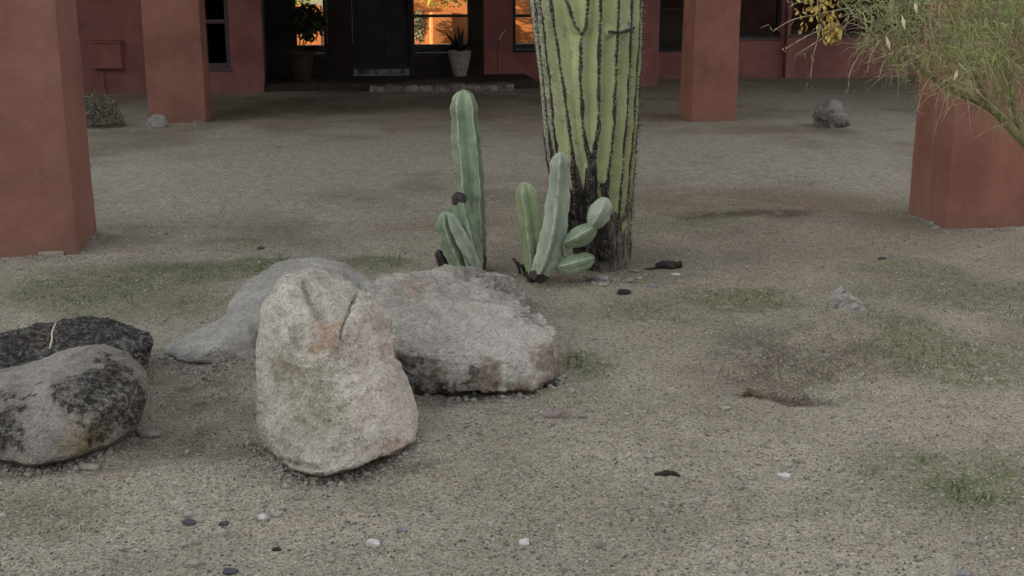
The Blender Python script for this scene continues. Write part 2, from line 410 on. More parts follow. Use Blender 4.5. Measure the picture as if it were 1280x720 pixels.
# recessed wall on the right of the entry (narrow window), up to the projecting pier
n0, n1 = X_at(641, 50, YB), X_at(690, 50, YB)
nz0 = Z_at(655, 66, YB); p0, p1 = X_at(795, 106, 17.4), X_at(819, 107, 17.4)
q0, q1, qz0 = X_at(823, 60, YB), X_at(872, 60, YB), Z_at(835, 65, YB)
rx = X_at(978, 97, YB); k0, kz0 = X_at(921, 46, YB), Z_at(950, 47, YB)
hpart('wall', wall_panel('x', eX1 + .002, rx, -.2, 3.2, YB, YB + .3, [(n0, n1, nz0, 2.2), (q0, q1, qz0, 2.2), (k0, rx - .06, kz0, 2.2)]), M_wall)
window(n0 + .002, n1 - .002, nz0 + .002, 2.198, YB + .05, (Z_at(655, 20, YB),), .045, M_dark)
window(q0 + .002, q1 - .002, qz0 + .002, 2.198, YB + .05, (Z_at(835, 12, YB),), .05, M_dark)
window(k0 + .002, rx - .062, kz0 + .002, 2.198, YB + .05, (), .04, M_dark)
b = MB(); b.box(k0 - .02, rx - .05, YB - .03, YB + .04, kz0 - .04, kz0 - .002); b.build('sill', M_frame, house, bevel=.004)
b = MB(); b.box(p0, p1 + .04, 17.4, YB - .002, -.2, 3.2); b.build('pier', M_wall, house, bevel=.02)
# lighter bay on the far right, a step forward
rx2 = 14.0; k2 = X_at(988, 46, YB - .12); kz2 = Z_at(1030, 43, YB - .12)
hpart('wall', wall_panel('x', rx + .002, rx2, -.2, 3.2, YB - .12, YB + .3, [(k2, k2 + 2.6, kz2, 2.2)]), M_wall)
window(k2 + .002, k2 + 2.598, kz2 + .002, 2.198, YB - .06, (), .045, M_dark, (k2 + 1.3,))
b = MB(); b.box(k2 - .02, k2 + 2.62, YB - .15, YB - .08, kz2 - .04, kz2 - .002); b.build('sill', M_frame, house, bevel=.004)
# body of the house: side walls, rear wall with a wide opening to the patio, partitions, floor, roof
hpart('wall', wall_panel('y', YL + .302, 23.0, -.2, 3.2, -7.0, -6.7, []), M_wall)
hpart('wall', wall_panel('y', YB + .302, 23.0, -.2, 3.2, 13.7, 14.0, []), M_wall)
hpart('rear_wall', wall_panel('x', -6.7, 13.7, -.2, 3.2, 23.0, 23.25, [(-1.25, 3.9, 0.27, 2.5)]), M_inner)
hpart('partition', wall_panel('y', YB + .302, 22.998, -.2, 3.2, -1.55, -1.40, []), M_inner)
hpart('partition', wall_panel('y', YB + .302, 22.998, -.2, 3.2, 4.05, 4.2, []), M_inner)
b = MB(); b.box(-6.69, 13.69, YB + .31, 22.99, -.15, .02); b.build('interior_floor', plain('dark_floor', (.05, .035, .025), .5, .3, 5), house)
b = MB(); b.box(-7.1, 14.1, 13.35, 23.4, 3.202, 3.55); b.build('roof', M_wall, house)
b = MB(); b.box(-2.6, 4.7, 7.1, 13.345, 3.802, 4.1); b.build('arcade_roof', M_wall, house)
b = MB(); b.box(10.6, 13.6, -4, 8.5, -.2, 4.2); tag(b.build('light_blocker', M_wall, None, bevel=.03), 'added unseen stucco block right of the yard that cuts side light', 'building')  # added out of view to darken the pillars' inner faces
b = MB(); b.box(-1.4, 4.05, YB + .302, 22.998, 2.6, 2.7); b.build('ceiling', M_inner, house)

# sunlit patio behind the house, seen through the sidelights
py_ = 27.0
pw = empty('patio_wall', (1, py_, 0), 'low orange wall glowing in the sun, seen through the entry glass', 'wall')
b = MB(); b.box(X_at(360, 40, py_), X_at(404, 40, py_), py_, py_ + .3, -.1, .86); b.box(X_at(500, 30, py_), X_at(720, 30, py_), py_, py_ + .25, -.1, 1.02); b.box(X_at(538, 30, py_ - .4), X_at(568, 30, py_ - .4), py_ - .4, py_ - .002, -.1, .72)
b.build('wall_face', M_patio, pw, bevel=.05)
def leaf_cloud(n, c, r, size, seed, elong=2.0):
    g = np.random.default_rng(seed); mb = MB()
    for i in range(n):
        d = g.normal(size=3); d /= np.linalg.norm(d); p = np.array(c) + d * np.array(r) * g.random() ** .4
        a = g.normal(size=3); a /= np.linalg.norm(a); bb = np.cross(a, g.normal(size=3)); bb /= np.linalg.norm(bb)
        s = size * g.uniform(.6, 1.4)
        mb.add([p - a * s * elong * .5, p + bb * s * .35, p + a * s * elong * .5, p - bb * s * .35], [(0, 1, 2, 3)], g.random())
    return mb
def leaf_mat(name, c0, c1, rough=.6):
    t = NT(name, rough, .3); a = t.attr('tone'); c = t.mix(a, c0, c1); t.done(c)
    t.b.inputs['Subsurface Weight'].default_value = 0
    return t.m
M_sunleaf = leaf_mat('patio_shrub_leaf', (.12, .13, .02), (.34, .30, .05))
for (cx, rr, n, lab) in ((X_at(350, 0, 28.2), (.7, .5, .8), 1500, 'yellow green shrub beyond the left sidelight of the entry'),
                         (X_at(560, 0, 28.2), (1.1, .5, 1.1), 2200, 'yellow green shrub beyond the right sidelight of the entry')):
    s = empty('patio_shrub', (cx, 28.2, 0), lab, 'shrub', 'shrubs on the patio behind the house')
    leaf_cloud(n, (cx, 28.2, 1.3), rr, .06, n).build('foliage', M_sunleaf, s, attr='tone')
    m = MB()
    for k in range(5):
        a = k * 1.3; m.tube(catmull([(cx, 28.2, -.05), (cx + .1 * math.cos(a), 28.2 + .1 * math.sin(a), .6), (cx + .5 * math.cos(a), 28.2 + .3 * math.sin(a), 1.4)], 6), np.linspace(.03, .01, 6), 6)
    m.build('stem', M_leafdark, s, True)
s = empty('patio_shrub', (X_at(524, 30, 26.3), 26.3, 0), 'small grey green bush at the left of the sunlit patio wall', 'shrub', 'shrubs on the patio behind the house')
leaf_cloud(420, (X_at(524, 30, 26.3), 26.3, .45), (.17, .2, .38), .05, 8).build('foliage', leaf_mat('grey_shrub_leaf', (.07, .075, .045), (.16, .16, .10)), s, attr='tone')
s = empty('patio_shrub', (X_at(575, 5, 26.2), 26.2, 0), 'loose bush hanging over the top of the sunlit patio wall', 'shrub', 'shrubs on the patio behind the house')
leaf_cloud(520, (X_at(560, 0, 26.4), 26.4, 1.1), (.75, .2, .30), .05, 9).build('foliage', M_sunleaf, s, attr='tone')
leaf_cloud(160, (X_at(383, 3, 26.4), 26.4, 1.1), (.3, .2, .2), .05, 10).build('foliage', M_sunleaf, s, attr='tone')
# added unseen block that keeps the low sun off the yard
wing = empty('light_blocker', (-15, 4, 0), 'added unseen tall stucco block left of the yard that shades it', 'building')
hb = MB(); hb.box(-16.5, -14, -14, 19.5, -.2, 6.2); hb.build('wall', M_wall, wing, bevel=.05)
hb = MB(); hb.box(-16.7, -13.8, -14.2, 19.7, 6.202, 6.4); hb.build('roof', M_wall, wing)

back = empty('light_blocker', (0, -10, 0), 'added unseen long low stucco block behind the yard that cuts front sky light', 'building')  # added behind the camera to block low front sky light
hb = MB(); hb.box(-13.5, 16, -14, -9, -.2, 4.0); hb.build('wall', M_wall, back, bevel=.05)
hb = MB(); hb.box(-13.6, 16.2, -14.2, -8.8, 4.002, 4.2); hb.build('roof', M_wall, back)

# ------------------------------------------------------------------ pillars
def pillar(x0, x1, y0, y1, label, h=3.2, footing=None):
    """softly irregular rendered shaft: rounded corners, slight batter, hand-trowelled waviness"""
    root = empty('pillar', ((x0 + x1) / 2, (y0 + y1) / 2, 0), label, 'pillar', 'stucco pillars of the arcade')
    cx, cy, hx, hy = (x0 + x1) / 2, (y0 + y1) / 2, (x1 - x0) / 2, (y1 - y0) / 2
    r = .008; per = []
    for sx, sy_, a0 in ((1, -1, -90), (1, 1, 0), (-1, 1, 90), (-1, -1, 180)):
        for a in np.linspace(0, 90, 5): per.append((sx, sy_, math.radians(a0 + a)))
    base = [(s * (hx - r) + r * math.cos(a), t * (hy - r) + r * math.sin(a)) for s, t, a in per]
    ring = []
    for i in range(len(base)):
        p, q = np.array(base[i]), np.array(base[(i + 1) % len(base)]); L = np.linalg.norm(q - p); k = max(1, int(L / .05))
        for j in range(k): ring.append(p + (q - p) * j / k)
    ring = np.array(ring); zs = np.concatenate([np.linspace(-.15, h, 70)]); n = len(ring)
    V = np.concatenate([np.column_stack([cx + ring[:, 0] * (1 - .012 * max(z, 0)), cy + ring[:, 1] * (1 - .012 * max(z, 0)), np.full(n, z)]) for z in zs])
    d = np.column_stack([V[:, 0] - cx, V[:, 1] - cy, V[:, 2] * 0]); d /= np.linalg.norm(d, axis=1)[:, None]
    V = V + d * (fbm(V, 2.2, 3, .5, int(abs(cx) * 10)) * .004 + fbm(V, 12, 2, .5, 2) * .002)[:, None]
    fs = [(i * n + j, i * n + (j + 1) % n, (i + 1) * n + (j + 1) % n, (i + 1) * n + j) for i in range(len(zs) - 1) for j in range(n)]
    fs.append(tuple(range((len(zs) - 1) * n, len(zs) * n)))
    obj('shaft', V, fs, M_pillar, root)
    if footing:
        m = MB(); m.box(*footing); m.build('footing', M_conc, root, bevel=.012)
    return root
xa = gnd(97, 318)[0]; ya = gnd(97, 318)[1]
pillar(xa - .60, xa, ya, ya + .58, 'large near pillar at the left edge of the picture', h=3.8, footing=(xa - .22, xa - .07, ya - .018, ya + .1, -.05, .022))
xb, yb = gnd(1182, 287)[:2]
pillar(xb, xb + .60, yb, yb + .56, 'near pillar at the right, partly behind the feathery tree branches', h=3.8)
x2, y2 = gnd(258, 153)[:2]
pillar(x2 - .60, x2, y2, y2 + .55, 'far left pillar with the small white stone at its foot', footing=(x2 - .14, x2 - .03, y2 - .02, y2 + .1, -.05, .02))
x3, y3 = gnd(864, 152)[:2]
pillar(x3, x3 + .50, y3, y3 + .5, 'far pillar just right of the saguaro')
# ------------------------------------------------------------------ things against the house
bx = empty('electrical_box', (X_at(132, 70, YL), YL, Z_at(132, 87, YL)), 'small square red painted utility box with a conduit, on the far left wall', 'utility box')
u0, u1, v0, v1 = X_at(113, 70, YL - .15), X_at(151, 70, YL - .15), Z_at(132, 86, YL - .15), Z_at(132, 54, YL - .15)
m = MB(); m.box(u0, u1, YL - .15, YL + .01, v0, v1); m.build('body', M_box, bx, bevel=.008)
m = MB(); m.box(u0 - .012, u1 + .012, YL - .175, YL + .005, v1 + .002, v1 + .03); m.build('lid', M_box, bx, bevel=.005)
m = MB(); m.tube(catmull([(u0 + .11, YL - .05, v0 + .01), (u0 + .115, YL - .05, v0 * .5), (u0 + .13, YL - .05, -.05)], 6), .016, 8); m.build('conduit', M_box, bx, True)

def lathe(prof, c, n=28):
    th = np.linspace(0, 2 * np.pi, n, endpoint=False)
    V = [(c[0] + r * math.cos(t), c[1] + r * math.sin(t), c[2] + z) for r, z in prof for t in th]
    fs = [(i * n + j, i * n + (j + 1) % n, (i + 1) * n + (j + 1) % n, (i + 1) * n + j) for i in range(len(prof) - 1) for j in range(n)]
    fs += [tuple(range(n))[::-1], tuple(range((len(prof) - 1) * n, len(prof) * n))]
    return V, fs
zs_ = .095
# white pot with agave
c = gnd(575, 95, zs_); c[2] = zs_
pr = empty('potted_plant', c, 'tapered pale pot with a spiky agave, on the porch under the right sidelight', 'potted plant', 'pots on the porch')
V, fs = lathe([(.085, 0), (.09, .01), (.125, .13), (.155, .27), (.165, .345), (.17, .36), (.155, .365), (.148, .33)], c); obj('pot', V, fs, M_pot, pr)
V, fs = lathe([(.14, .32), (.14, .335)], c); obj('soil', V, fs, M_soil, pr)
m = MB(); g = np.random.default_rng(3)
for k in range(22):
    a = k * 2.4; L = g.uniform(.32, .52); tilt = g.uniform(.15, 1.0)
    d = np.array([math.cos(a) * math.sin(tilt), math.sin(a) * math.sin(tilt), math.cos(tilt)]); s = np.cross(d, [0, 0, 1]); s /= np.linalg.norm(s)
    o_ = c + np.array([0, 0, .33]); up_ = np.cross(s, d); vs = []
    for t, w in ((0, .018), (.3, .026), (.65, .018), (1, .001)):
        q = o_ + d * L * t - np.array([0, 0, .12 * t * t * math.sin(tilt)]); vs += [q - s * w, q - up_ * w * .35, q + s * w]
    m.add(vs, [f for i in range(3) for f in ((i * 3, i * 3 + 1, i * 3 + 4, i * 3 + 3), (i * 3 + 1, i * 3 + 2, i * 3 + 5, i * 3 + 4))])
m.build('leaves', M_agave, pr, True)
# dark terracotta pot with bushy plant
c = gnd(377, 101, zs_); c[2] = zs_
pl = empty('potted_plant', c, 'dark terracotta pot with a bushy plant in the shaded corner of the porch', 'potted plant', 'pots on the porch')
V, fs = lathe([(.12, 0), (.125, .01), (.15, .16), (.17, .33), (.172, .34), (.195, .345), (.198, .40), (.19, .405), (.165, .405), (.16, .37)], c); obj('pot', V, fs, M_terra, pl)
V, fs = lathe([(.155, .36), (.155, .375)], c); obj('soil', V, fs, M_soil, pl)
leaf_cloud(420, c + np.array([.12, 0, .78]), (.26, .22, .24), .075, 5, 1.8).build('foliage', M_leafdark, pl, attr='tone')
m = MB()
for k in range(5):
    a = k * 1.26; m.tube(catmull([c + np.array([.02 * math.cos(a), .02 * math.sin(a), .36]), c + np.array([.05 + .06 * math.cos(a), .06 * math.sin(a), .6]), c + np.array([.12 + .16 * math.cos(a), .14 * math.sin(a), .85])], 6), .008, 5)
m.build('stem', M_leafdark, pl, True)
# thin garden hook by the pier
c = gnd(621, 103); Yh = c[1] - .05
hk = empty('garden_hook', (c[0], Yh, 0), 'thin bent metal stake standing against the wall beside the entry', 'garden stake')
m = MB(); P = [at(621, 104, Yh), at(622, 80, Yh), at(622, 60, Yh), at(624, 50, Yh), at(628, 42, Yh), at(632, 38, Yh)]
P[0][2] = -.05
m.tube(catmull(P[:4], 12), .006, 6); m.build('rod', M_dark, hk, True)
m = MB(); m.tube(catmull(P[3:], 8), np.linspace(.012, .004, 8), 6); m.build('hook', plain('pale_metal', (.45, .42, .4), .5), hk, True)

# ------------------------------------------------------------------ boulders
def smooth_mesh(V, E, it, lam=.5):
    deg = np.bincount(E.ravel(), minlength=len(V))[:, None]
    for _ in range(it):
        S = np.zeros_like(V)
        for a in range(3):
            S[:, a] = np.bincount(E[:, 0], V[E[:, 1], a], len(V)) + np.bincount(E[:, 1], V[E[:, 0], a], len(V))
        V = V + lam * (S / np.maximum(deg, 1) - V)
    return V
def hull_union(hulls, voxel):
    bm = bmesh.new()
    for pts in hulls:
        vs = [bm.verts.new(tuple(map(float, p))) for p in pts]
        r = bmesh.ops.convex_hull(bm, input=vs)
        junk = [e for e in r['geom_interior'] + r['geom_unused'] if isinstance(e, bmesh.types.BMVert)]
        bmesh.ops.delete(bm, geom=list(set(junk)), context='VERTS')
    bmesh.ops.recalc_face_normals(bm, faces=bm.faces)
    me = bpy.data.meshes.new('tmp'); bm.to_mesh(me); bm.free()
    o = bpy.data.objects.new('tmp', me); COL.objects.link(o)
    md = o.modifiers.new('r', 'REMESH'); md.mode = 'VOXEL'; md.voxel_size = voxel
    dg = bpy.context.evaluated_depsgraph_get(); ev = o.evaluated_get(dg); m2 = ev.to_mesh()
    n = len(m2.vertices); V = np.empty(n * 3); m2.vertices.foreach_get('co', V); V = V.reshape(-1, 3)
    E = np.empty(len(m2.edges) * 2, np.int32); m2.edges.foreach_get('vertices', E); E = E.reshape(-1, 2)
    Fs = [tuple(p.vertices) for p in m2.polygons]
    ev.to_mesh_clear(); bpy.data.objects.remove(o); bpy.data.meshes.remove(me)
    return V, E, Fs
def normals(V, Fs):
    F4 = np.array([f if len(f) == 4 else (*f, f[-1]) for f in Fs])
    n = np.cross(V[F4[:, 2]] - V[F4[:, 0]], V[F4[:, 3]] - V[F4[:, 1]])
    N = np.zeros_like(V)
    for k in range(4): 
        for a in range(3): N[:, a] += np.bincount(F4[:, k], n[:, a], len(V))
    return N / (np.linalg.norm(N, axis=1)[:, None] + 1e-12)
def boulder(name, label, hulls, mat, voxel=.009, sm=10, amp=(.018, .008, .003), seed=0, cracks=(), marks=None, cat='boulder', group='boulders in the gravel yard'):
    """hulls: rough blocks merged into one worn stone. cracks: polylines in 3D with (radius, depth). marks: name -> (points, radius) stain and painted shade centres."""
    V, E, Fs = hull_union(hulls, voxel)
    V = smooth_mesh(V, E, sm); N = normals(V, Fs)
    s = float(np.ptp(V[:, 0])); k = .6 / max(s, .12)
    V = V + N * (fbm(V, 4 * k, 3, .5, seed) * amp[0] - .5 * amp[0] + (fbm(V, 14 * k, 4, .55, seed + 9, True) - .7) * amp[1] + fbm(V, 55, 3, .65, seed + 20) * amp[2] * 1.5)[:, None]
    crk = np.zeros(len(V))
    for pts, rad, dep in cracks:
        # distance measured across the front of the stone (along the sight line), so the cleft follows the real surface
        Vw = V + np.column_stack([fbm(V, 25, 2, .5, 77), fbm(V, 25, 2, .5, 78), fbm(V, 25, 2, .5, 79)]) * .006
        X_, Y_ = proj(Vw); k_ = V[:, 1] / math.cos(PITCH) / F; d = np.full(len(V), 9.)
        Q = np.array([proj(p) for p in pts])
        for a, b_ in zip(Q[:-1], Q[1:]):
            e = b_ - a; t = np.clip(((X_ - a[0]) * e[0] + (Y_ - a[1]) * e[1]) / (e @ e), 0, 1)
            d = np.minimum(d, np.hypot(X_ - a[0] - t * e[0], Y_ - a[1] - t * e[1]) * k_)
        w = np.exp(-(d / rad) ** 2) * (N[:, 1] < .35)
        V = V - N * (w * dep)[:, None]; crk = np.maximum(crk, np.exp(-(d / (rad * .7)) ** 2) * (N[:, 1] < .35) * (rad < .012))
    at_ = {'crack': crk}
    for key, blobs in (marks or {}).items():
        w = np.zeros(len(V)); wob = fbm(V, 11, 5, .7, seed + 40)
        for p, r, st in blobs:
            dd = np.linalg.norm((V - np.asarray(p)) * np.array([1, .45, 1]), axis=1) / r + wob * .6
            w = np.maximum(w, st * (1 - sstep(.55, 1.15, dd)))
        at_[key] = w
    for key in ('lichen', 'rust', 'green', 'pale', 'soil_shade'): at_.setdefault(key, np.zeros(len(V)))
    o = obj(name, V, Fs, mat, None, True, at_)
    c = V.mean(0); c[2] = 0
    o.data.transform(__import__('mathutils').Matrix.Translation(tuple(-c))); o.location = tuple(c)
    return tag(o, label, cat, group)
def granite(name, c0, c1, spot=.62, lich=.02):
    t = NT(name, .93, .2)
    big = t.noise(4.5, 6, .65, .5); mid = t.noise(22, 5, .7); fine = t.noise(130, 3, .7)
    c = t.mix(t.ramp(big, .3, .7), c0, c1)
    c = t.mix(t.ramp(mid, .48, .72, 0, .42), c, tuple(k * .55 for k in c0))
    c = t.mix(t.ramp(t.noise(45, 6, .8, .6), .54, .68, 0, .38), c, (.15, .13, .105))
    c = t.mix(t.ramp(t.noise(13, 5, .7, 1.0), .55, .70, 0, .45), c, tuple(min(.75, k * 1.35) for k in c1))
    c = t.mix(t.math('MULTIPLY', t.attr('pale'), .85), c, tuple(min(.8, k * 1.3) for k in c1))
    c = t.mix(t.math('MULTIPLY', t.attr('rust'), t.ramp(mid, .3, .6, .3, .9)), c, (.34, .19, .09))
    c = t.mix(t.math('MULTIPLY', t.attr('green'), t.ramp(mid, .35, .65, .2, .85)), c, (.20, .19, .075))
    c = t.mix(t.math('MULTIPLY', t.attr('soil_shade'), t.ramp(mid, .25, .6, .45, .95)), c, (.125, .088, .058))
    g = t.sep(t.voro(170, 'Color')); g2 = t.sep(t.voro(330, 'Color'), 1)
    sp = t.math('ADD', t.math('MULTIPLY', g, .6), t.math('MULTIPLY', g2, .4))
    c = t.mix(1.0, c, t.mix(sp, (1 - spot * .55,) * 3, (1 + spot * .5,) * 3), 'MULTIPLY')
    c = t.mix(t.ramp(g, .10, .05, 0, .25), c, (.08, .07, .06))
    li = t.math('MULTIPLY', t.attr('lichen'), t.ramp(t.noise(42, 8, .9), .66, .36, 0, 1.0))
    c = t.mix(t.ramp(li, .04, .72, 0, .96), c, (lich, lich * .92, lich * .85))
    c = t.mix(t.math('MULTIPLY', t.attr('crack'), t.ramp(mid, .3, .65, .15, .8)), c, (.05, .04, .032))
    nb = t.bump(t.noise(30, 7, .75), .85, .017); nb = t.bump(t.voro(120), .6, .005, nb); nb = t.bump(fine, .8, .005, nb)
    return t.done(c, nb)
G_tan = granite('tan_granite', (.370, .335, .270), (.545, .500, .420))
G_grey = granite('grey_granite', (.275, .255, .215), (.41, .38, .325))
G_blue = granite('blue_grey_granite', (.29, .275, .24), (.41, .39, .34), .5)
G_brown = granite('brown_granite', (.165, .148, .122), (.285, .258, .215), .7)
G_dark = granite('lichened_granite', (.105, .095, .083), (.21, .195, .17), .5, .012)

def ring(front, Y, inner=(), back=(), low=-.06):
    """points: front/inner/back lists are (px, py, Y) or, with Y None, ground contact points"""
    out = []
    for L in (front, inner, back):
        for p in L:
            if p[2] is not None: out.append(at(*p)); continue
            q = gnd(p[0], p[1], .035); out += [q, gnd(p[0], p[1], 0) + np.array([0, .085, -.05])]
    return out
def back_row(x0, x1, y, z0, z1, shrink=.0):
    return [np.array(p) for p in ((x0, y, z0), (x1, y, z0), (x0 + shrink, y, z1), (x1 - shrink, y, z1))]
N_ = None
# 1 front upright boulder
lo = ring([(345, 576, N_), (365, 588, N_), (400, 593, N_), (440, 586, N_), (492, 568, N_), (519, 550, N_),
           (323, 545, 4.14), (316, 505, 4.2), (316, 450, 4.26), (524, 525, 4.26), (515, 482, 4.34), (497, 450, 4.34)], 0,
          [(380, 540, 3.93), (460, 535, 3.98), (400, 470, 4.03), (450, 470, 4.06)], [(330, 440, 4.62), (480, 445, 4.68)])
lo += back_row(-.28, .12, 4.62, -.08, .2, .03)
hi = ring([(318, 470, 4.26), (318, 430, 4.3), (325, 384, 4.37), (345, 345, 4.44), (372, 331, 4.47), (400, 334, 4.47), (432, 346, 4.46), (466, 366, 4.46), (491, 395, 4.44), (498, 425, 4.42), (490, 465, 4.38)], 0,
          [(350, 400, 4.2), (430, 420, 4.16), (450, 400, 4.25), (400, 350, 4.38), (380, 480, 4.04), (450, 480, 4.1)], [(345, 352, 4.66), (390, 342, 4.68), (450, 372, 4.68)])
boulder('boulder', 'tall tan boulder leaning upright in front, with a cleft at its top', [lo, hi], G_tan, .0062, 14, (.013, .0055, .0014), 1,
        cracks=[([at(380, 350, 4.4), at(388, 372, 4.3), at(403, 391, 4.2)], .014, .028), ([at(370, 340, 4.4), at(385, 362, 4.3), at(410, 400, 4.2)], .034, .018), ([at(446, 366, 4.44), at(440, 382, 4.3), at(431, 398, 4.22), at(427, 424, 4.15)], .0048, .012), ([at(400, 345, 4.44), at(420, 362, 4.36), at(437, 385, 4.3)], .02, .016),
                ([at(352, 395, 4.25), at(368, 412, 4.2), at(372, 432, 4.18)], .026, .028), ([at(322, 560, 4.05), at(345, 575, 4.0), at(400, 586, 3.95)], .01, .01), ([at(455, 470, 4.0), at(470, 520, 4.0)], .03, .006)],
        marks={'rust': [(at(408, 422, 4.15), .06, .75), (at(396, 402, 4.2), .04, .5), (at(485, 560, 4.05), .06, .4)], 'green': [(at(385, 490, 4.05), .10, .6), (at(420, 515, 4.02), .07, .45), (at(350, 460, 4.1), .06, .5)],
               'lichen': [(at(350, 545, 4.02), .10, .33), (at(430, 550, 3.98), .07, .38), (at(395, 500, 4.0), .05, .3)], 'pale': [(at(465, 450, 4.2), .12, .5), (at(460, 510, 4.1), .08, .5), (at(350, 370, 4.3), .06, .4)]})
# 2 broad slab on the right
fb_ = [(505, 474, N_), (530, 486, N_), (560, 492, N_), (620, 490, N_), (668, 485, N_), (692, 468, N_)]
slab = ring(fb_, 0, [(490, 424, 4.86), (498, 436, 4.74), (545, 446, 4.64), (600, 452, 4.62), (650, 446, 4.66), (690, 428, 4.80), (698, 412, 4.95), (690, 396, 5.1), (655, 379, 5.35)],
            [(452, 353, 5.5), (500, 339, 5.75), (560, 330, 5.9), (600, 336, 5.85), (640, 362, 5.6), (560, 380, 5.25)])
slab += [np.array([x, y, -.08]) for x, y in ((-.02, 5.9), (.6, 6.0), (.80, 5.5), (.1, 4.75), (.70, 4.85), (.0, 5.2))]
lump = ring([(556, 336, 5.85), (575, 329, 5.95), (610, 334, 5.95), (645, 347, 5.85), (660, 362, 5.75), (655, 378, 5.6), (600, 350, 5.65), (570, 342, 5.75)], 0, [], [(580, 332, 6.15), (640, 350, 6.1)])
lump += [np.array([x, y, -.05]) for x, y in ((.5, 6.2), (.82, 6.1), (.82, 5.6), (.5, 5.7))]
boulder('boulder', 'broad low grey boulder with a flat sloping top, at the foot of the cacti', [slab, lump], G_grey, .008, 6, (.020, .014, .0022), 5,
        cracks=[([at(575, 342, 5.7), at(610, 352, 5.6), at(650, 366, 5.6)], .018, .03), ([at(655, 378, 5.35), at(668, 392, 5.2), at(690, 410, 5.0)], .02, .02), ([at(505, 470, 4.68), at(560, 484, 4.62), at(640, 482, 4.62)], .014, .02)],
        marks={'lichen': [(at(560, 484, 4.63), .04, .8), (at(520, 478, 4.66), .05, .9), (at(590, 462, 4.62), .03, 1), (at(585, 465, 4.7), .045, 1), (at(510, 470, 4.7), .07, .9), (at(545, 480, 4.68), .05, .6), (at(660, 392, 5.2), .06, .6), (at(620, 345, 5.8), .13, .55)],
               'soil_shade': [(at(540, 474, 4.64), .09, .8), (at(600, 478, 4.64), .09, .8), (at(650, 474, 4.66), .08, .7), (at(685, 456, 4.75), .07, .6), (at(505, 460, 4.7), .07, .9)], 'rust': [(at(610, 470, 4.64), .06, .4), (at(665, 465, 4.75), .09, .6), (at(640, 478, 4.7), .06, .7), (at(520, 355, 5.5), .08, .4)], 'pale': [(at(620, 420, 4.9), .25, .5), (at(680, 425, 4.9), .1, .6)], 'green': [(at(690, 462, 4.85), .05, .8)]})  # brown soil tone also paints the shade low on the slab's front
# 3 grey boulder behind, with a low tail on the left
tail = ring([(217, 443, 5.26), (232, 456, 5.15), (265, 458, 5.13), (300, 446, 5.25), (318, 434, 5.36)], 0, [(216, 446, 5.17), (218, 452, 5.15), (215, 438, 5.2), (218, 429, 5.22), (229, 421, 5.26), (245, 455, 5.1), (252, 411, 5.32), (285, 396, 5.42), (318, 380, 5.45), (312, 420, 5.24), (262, 436, 5.12), (235, 440, 5.14)], [(240, 420, 5.5), (290, 398, 5.65)])
tail += [np.array([x, y, -.06]) for x, y in ((-.95, 5.6), (-.6, 6.0), (-.3, 5.8), (-.4, 5.2))]
main = ring([(284, 402, 5.45), (283, 385, 5.5), (291, 367, 5.6), (311, 347, 5.7), (350, 326, 5.8), (390, 318, 5.85), (430, 325, 5.85), (458, 347, 5.8), (340, 410, 5.25), (360, 360, 5.45), (430, 380, 5.4)], 0, [], [(350, 330, 6.35), (400, 324, 6.45), (440, 336, 6.4)])
main += [np.array([x, y, -.06]) for x, y in ((-.6, 5.5), (-.6, 6.2), (-.2, 6.7), (.15, 6.5), (.15, 5.6), (-.3, 5.2))]
boulder('boulder', 'smooth blue grey boulder with a low tail, half hidden behind the tall tan one', [tail, main], G_blue, .009, 14, (.016, .006, .002), 11)
# 4 left front boulder
b4 = ring([(-60, 565, N_), (0, 579, N_), (40, 583, N_), (90, 576, N_), (138, 557, N_), (-95, 520, 4.3), (-80, 490, 4.4), (174, 527, 4.28), (187, 492, 4.4), (184, 465, 4.48), (162, 441, 4.55), (130, 430, 4.6), (100, 434, 4.6), (60, 449, 4.55), (0, 474, 4.5)], 0,
          [(20, 545, 4.04), (110, 535, 4.08), (150, 500, 4.2), (0, 512, 4.12), (100, 475, 4.22), (120, 470, 4.26), (-60, 520, 4.15)], [(-60, 478, 4.75), (60, 452, 4.85), (140, 440, 4.8)])
b4 += back_row(-1.45, -.84, 4.72, -.08, .05, .05)
boulder('boulder', 'rounded boulder at the left edge with a pale top and black lichen on its side', [b4], G_brown, .0075, 14, (.008, .004, .0016), 21,
        marks={'lichen': [(at(60, 520, 4.15), .35, .12), (at(135, 485, 4.2), .13, 1.0), (at(165, 500, 4.3), .10, 1), (at(120, 470, 4.25), .08, .9), (at(80, 480, 4.2), .06, .8), (at(10, 520, 4.15), .09, .95), (at(135, 520, 4.15), .08, .8), (at(85, 495, 4.15), .05, .6)], 'rust': [(at(100, 545, 4.1), .06, .35), (at(160, 450, 4.4), .07, .3)],
               'green': [(at(95, 555, 4.1), .05, .7), (at(120, 535, 4.1), .05, .5)], 'pale': [(at(60, 462, 4.5), .16, .6), (at(50, 520, 4.1), .1, .35)]})
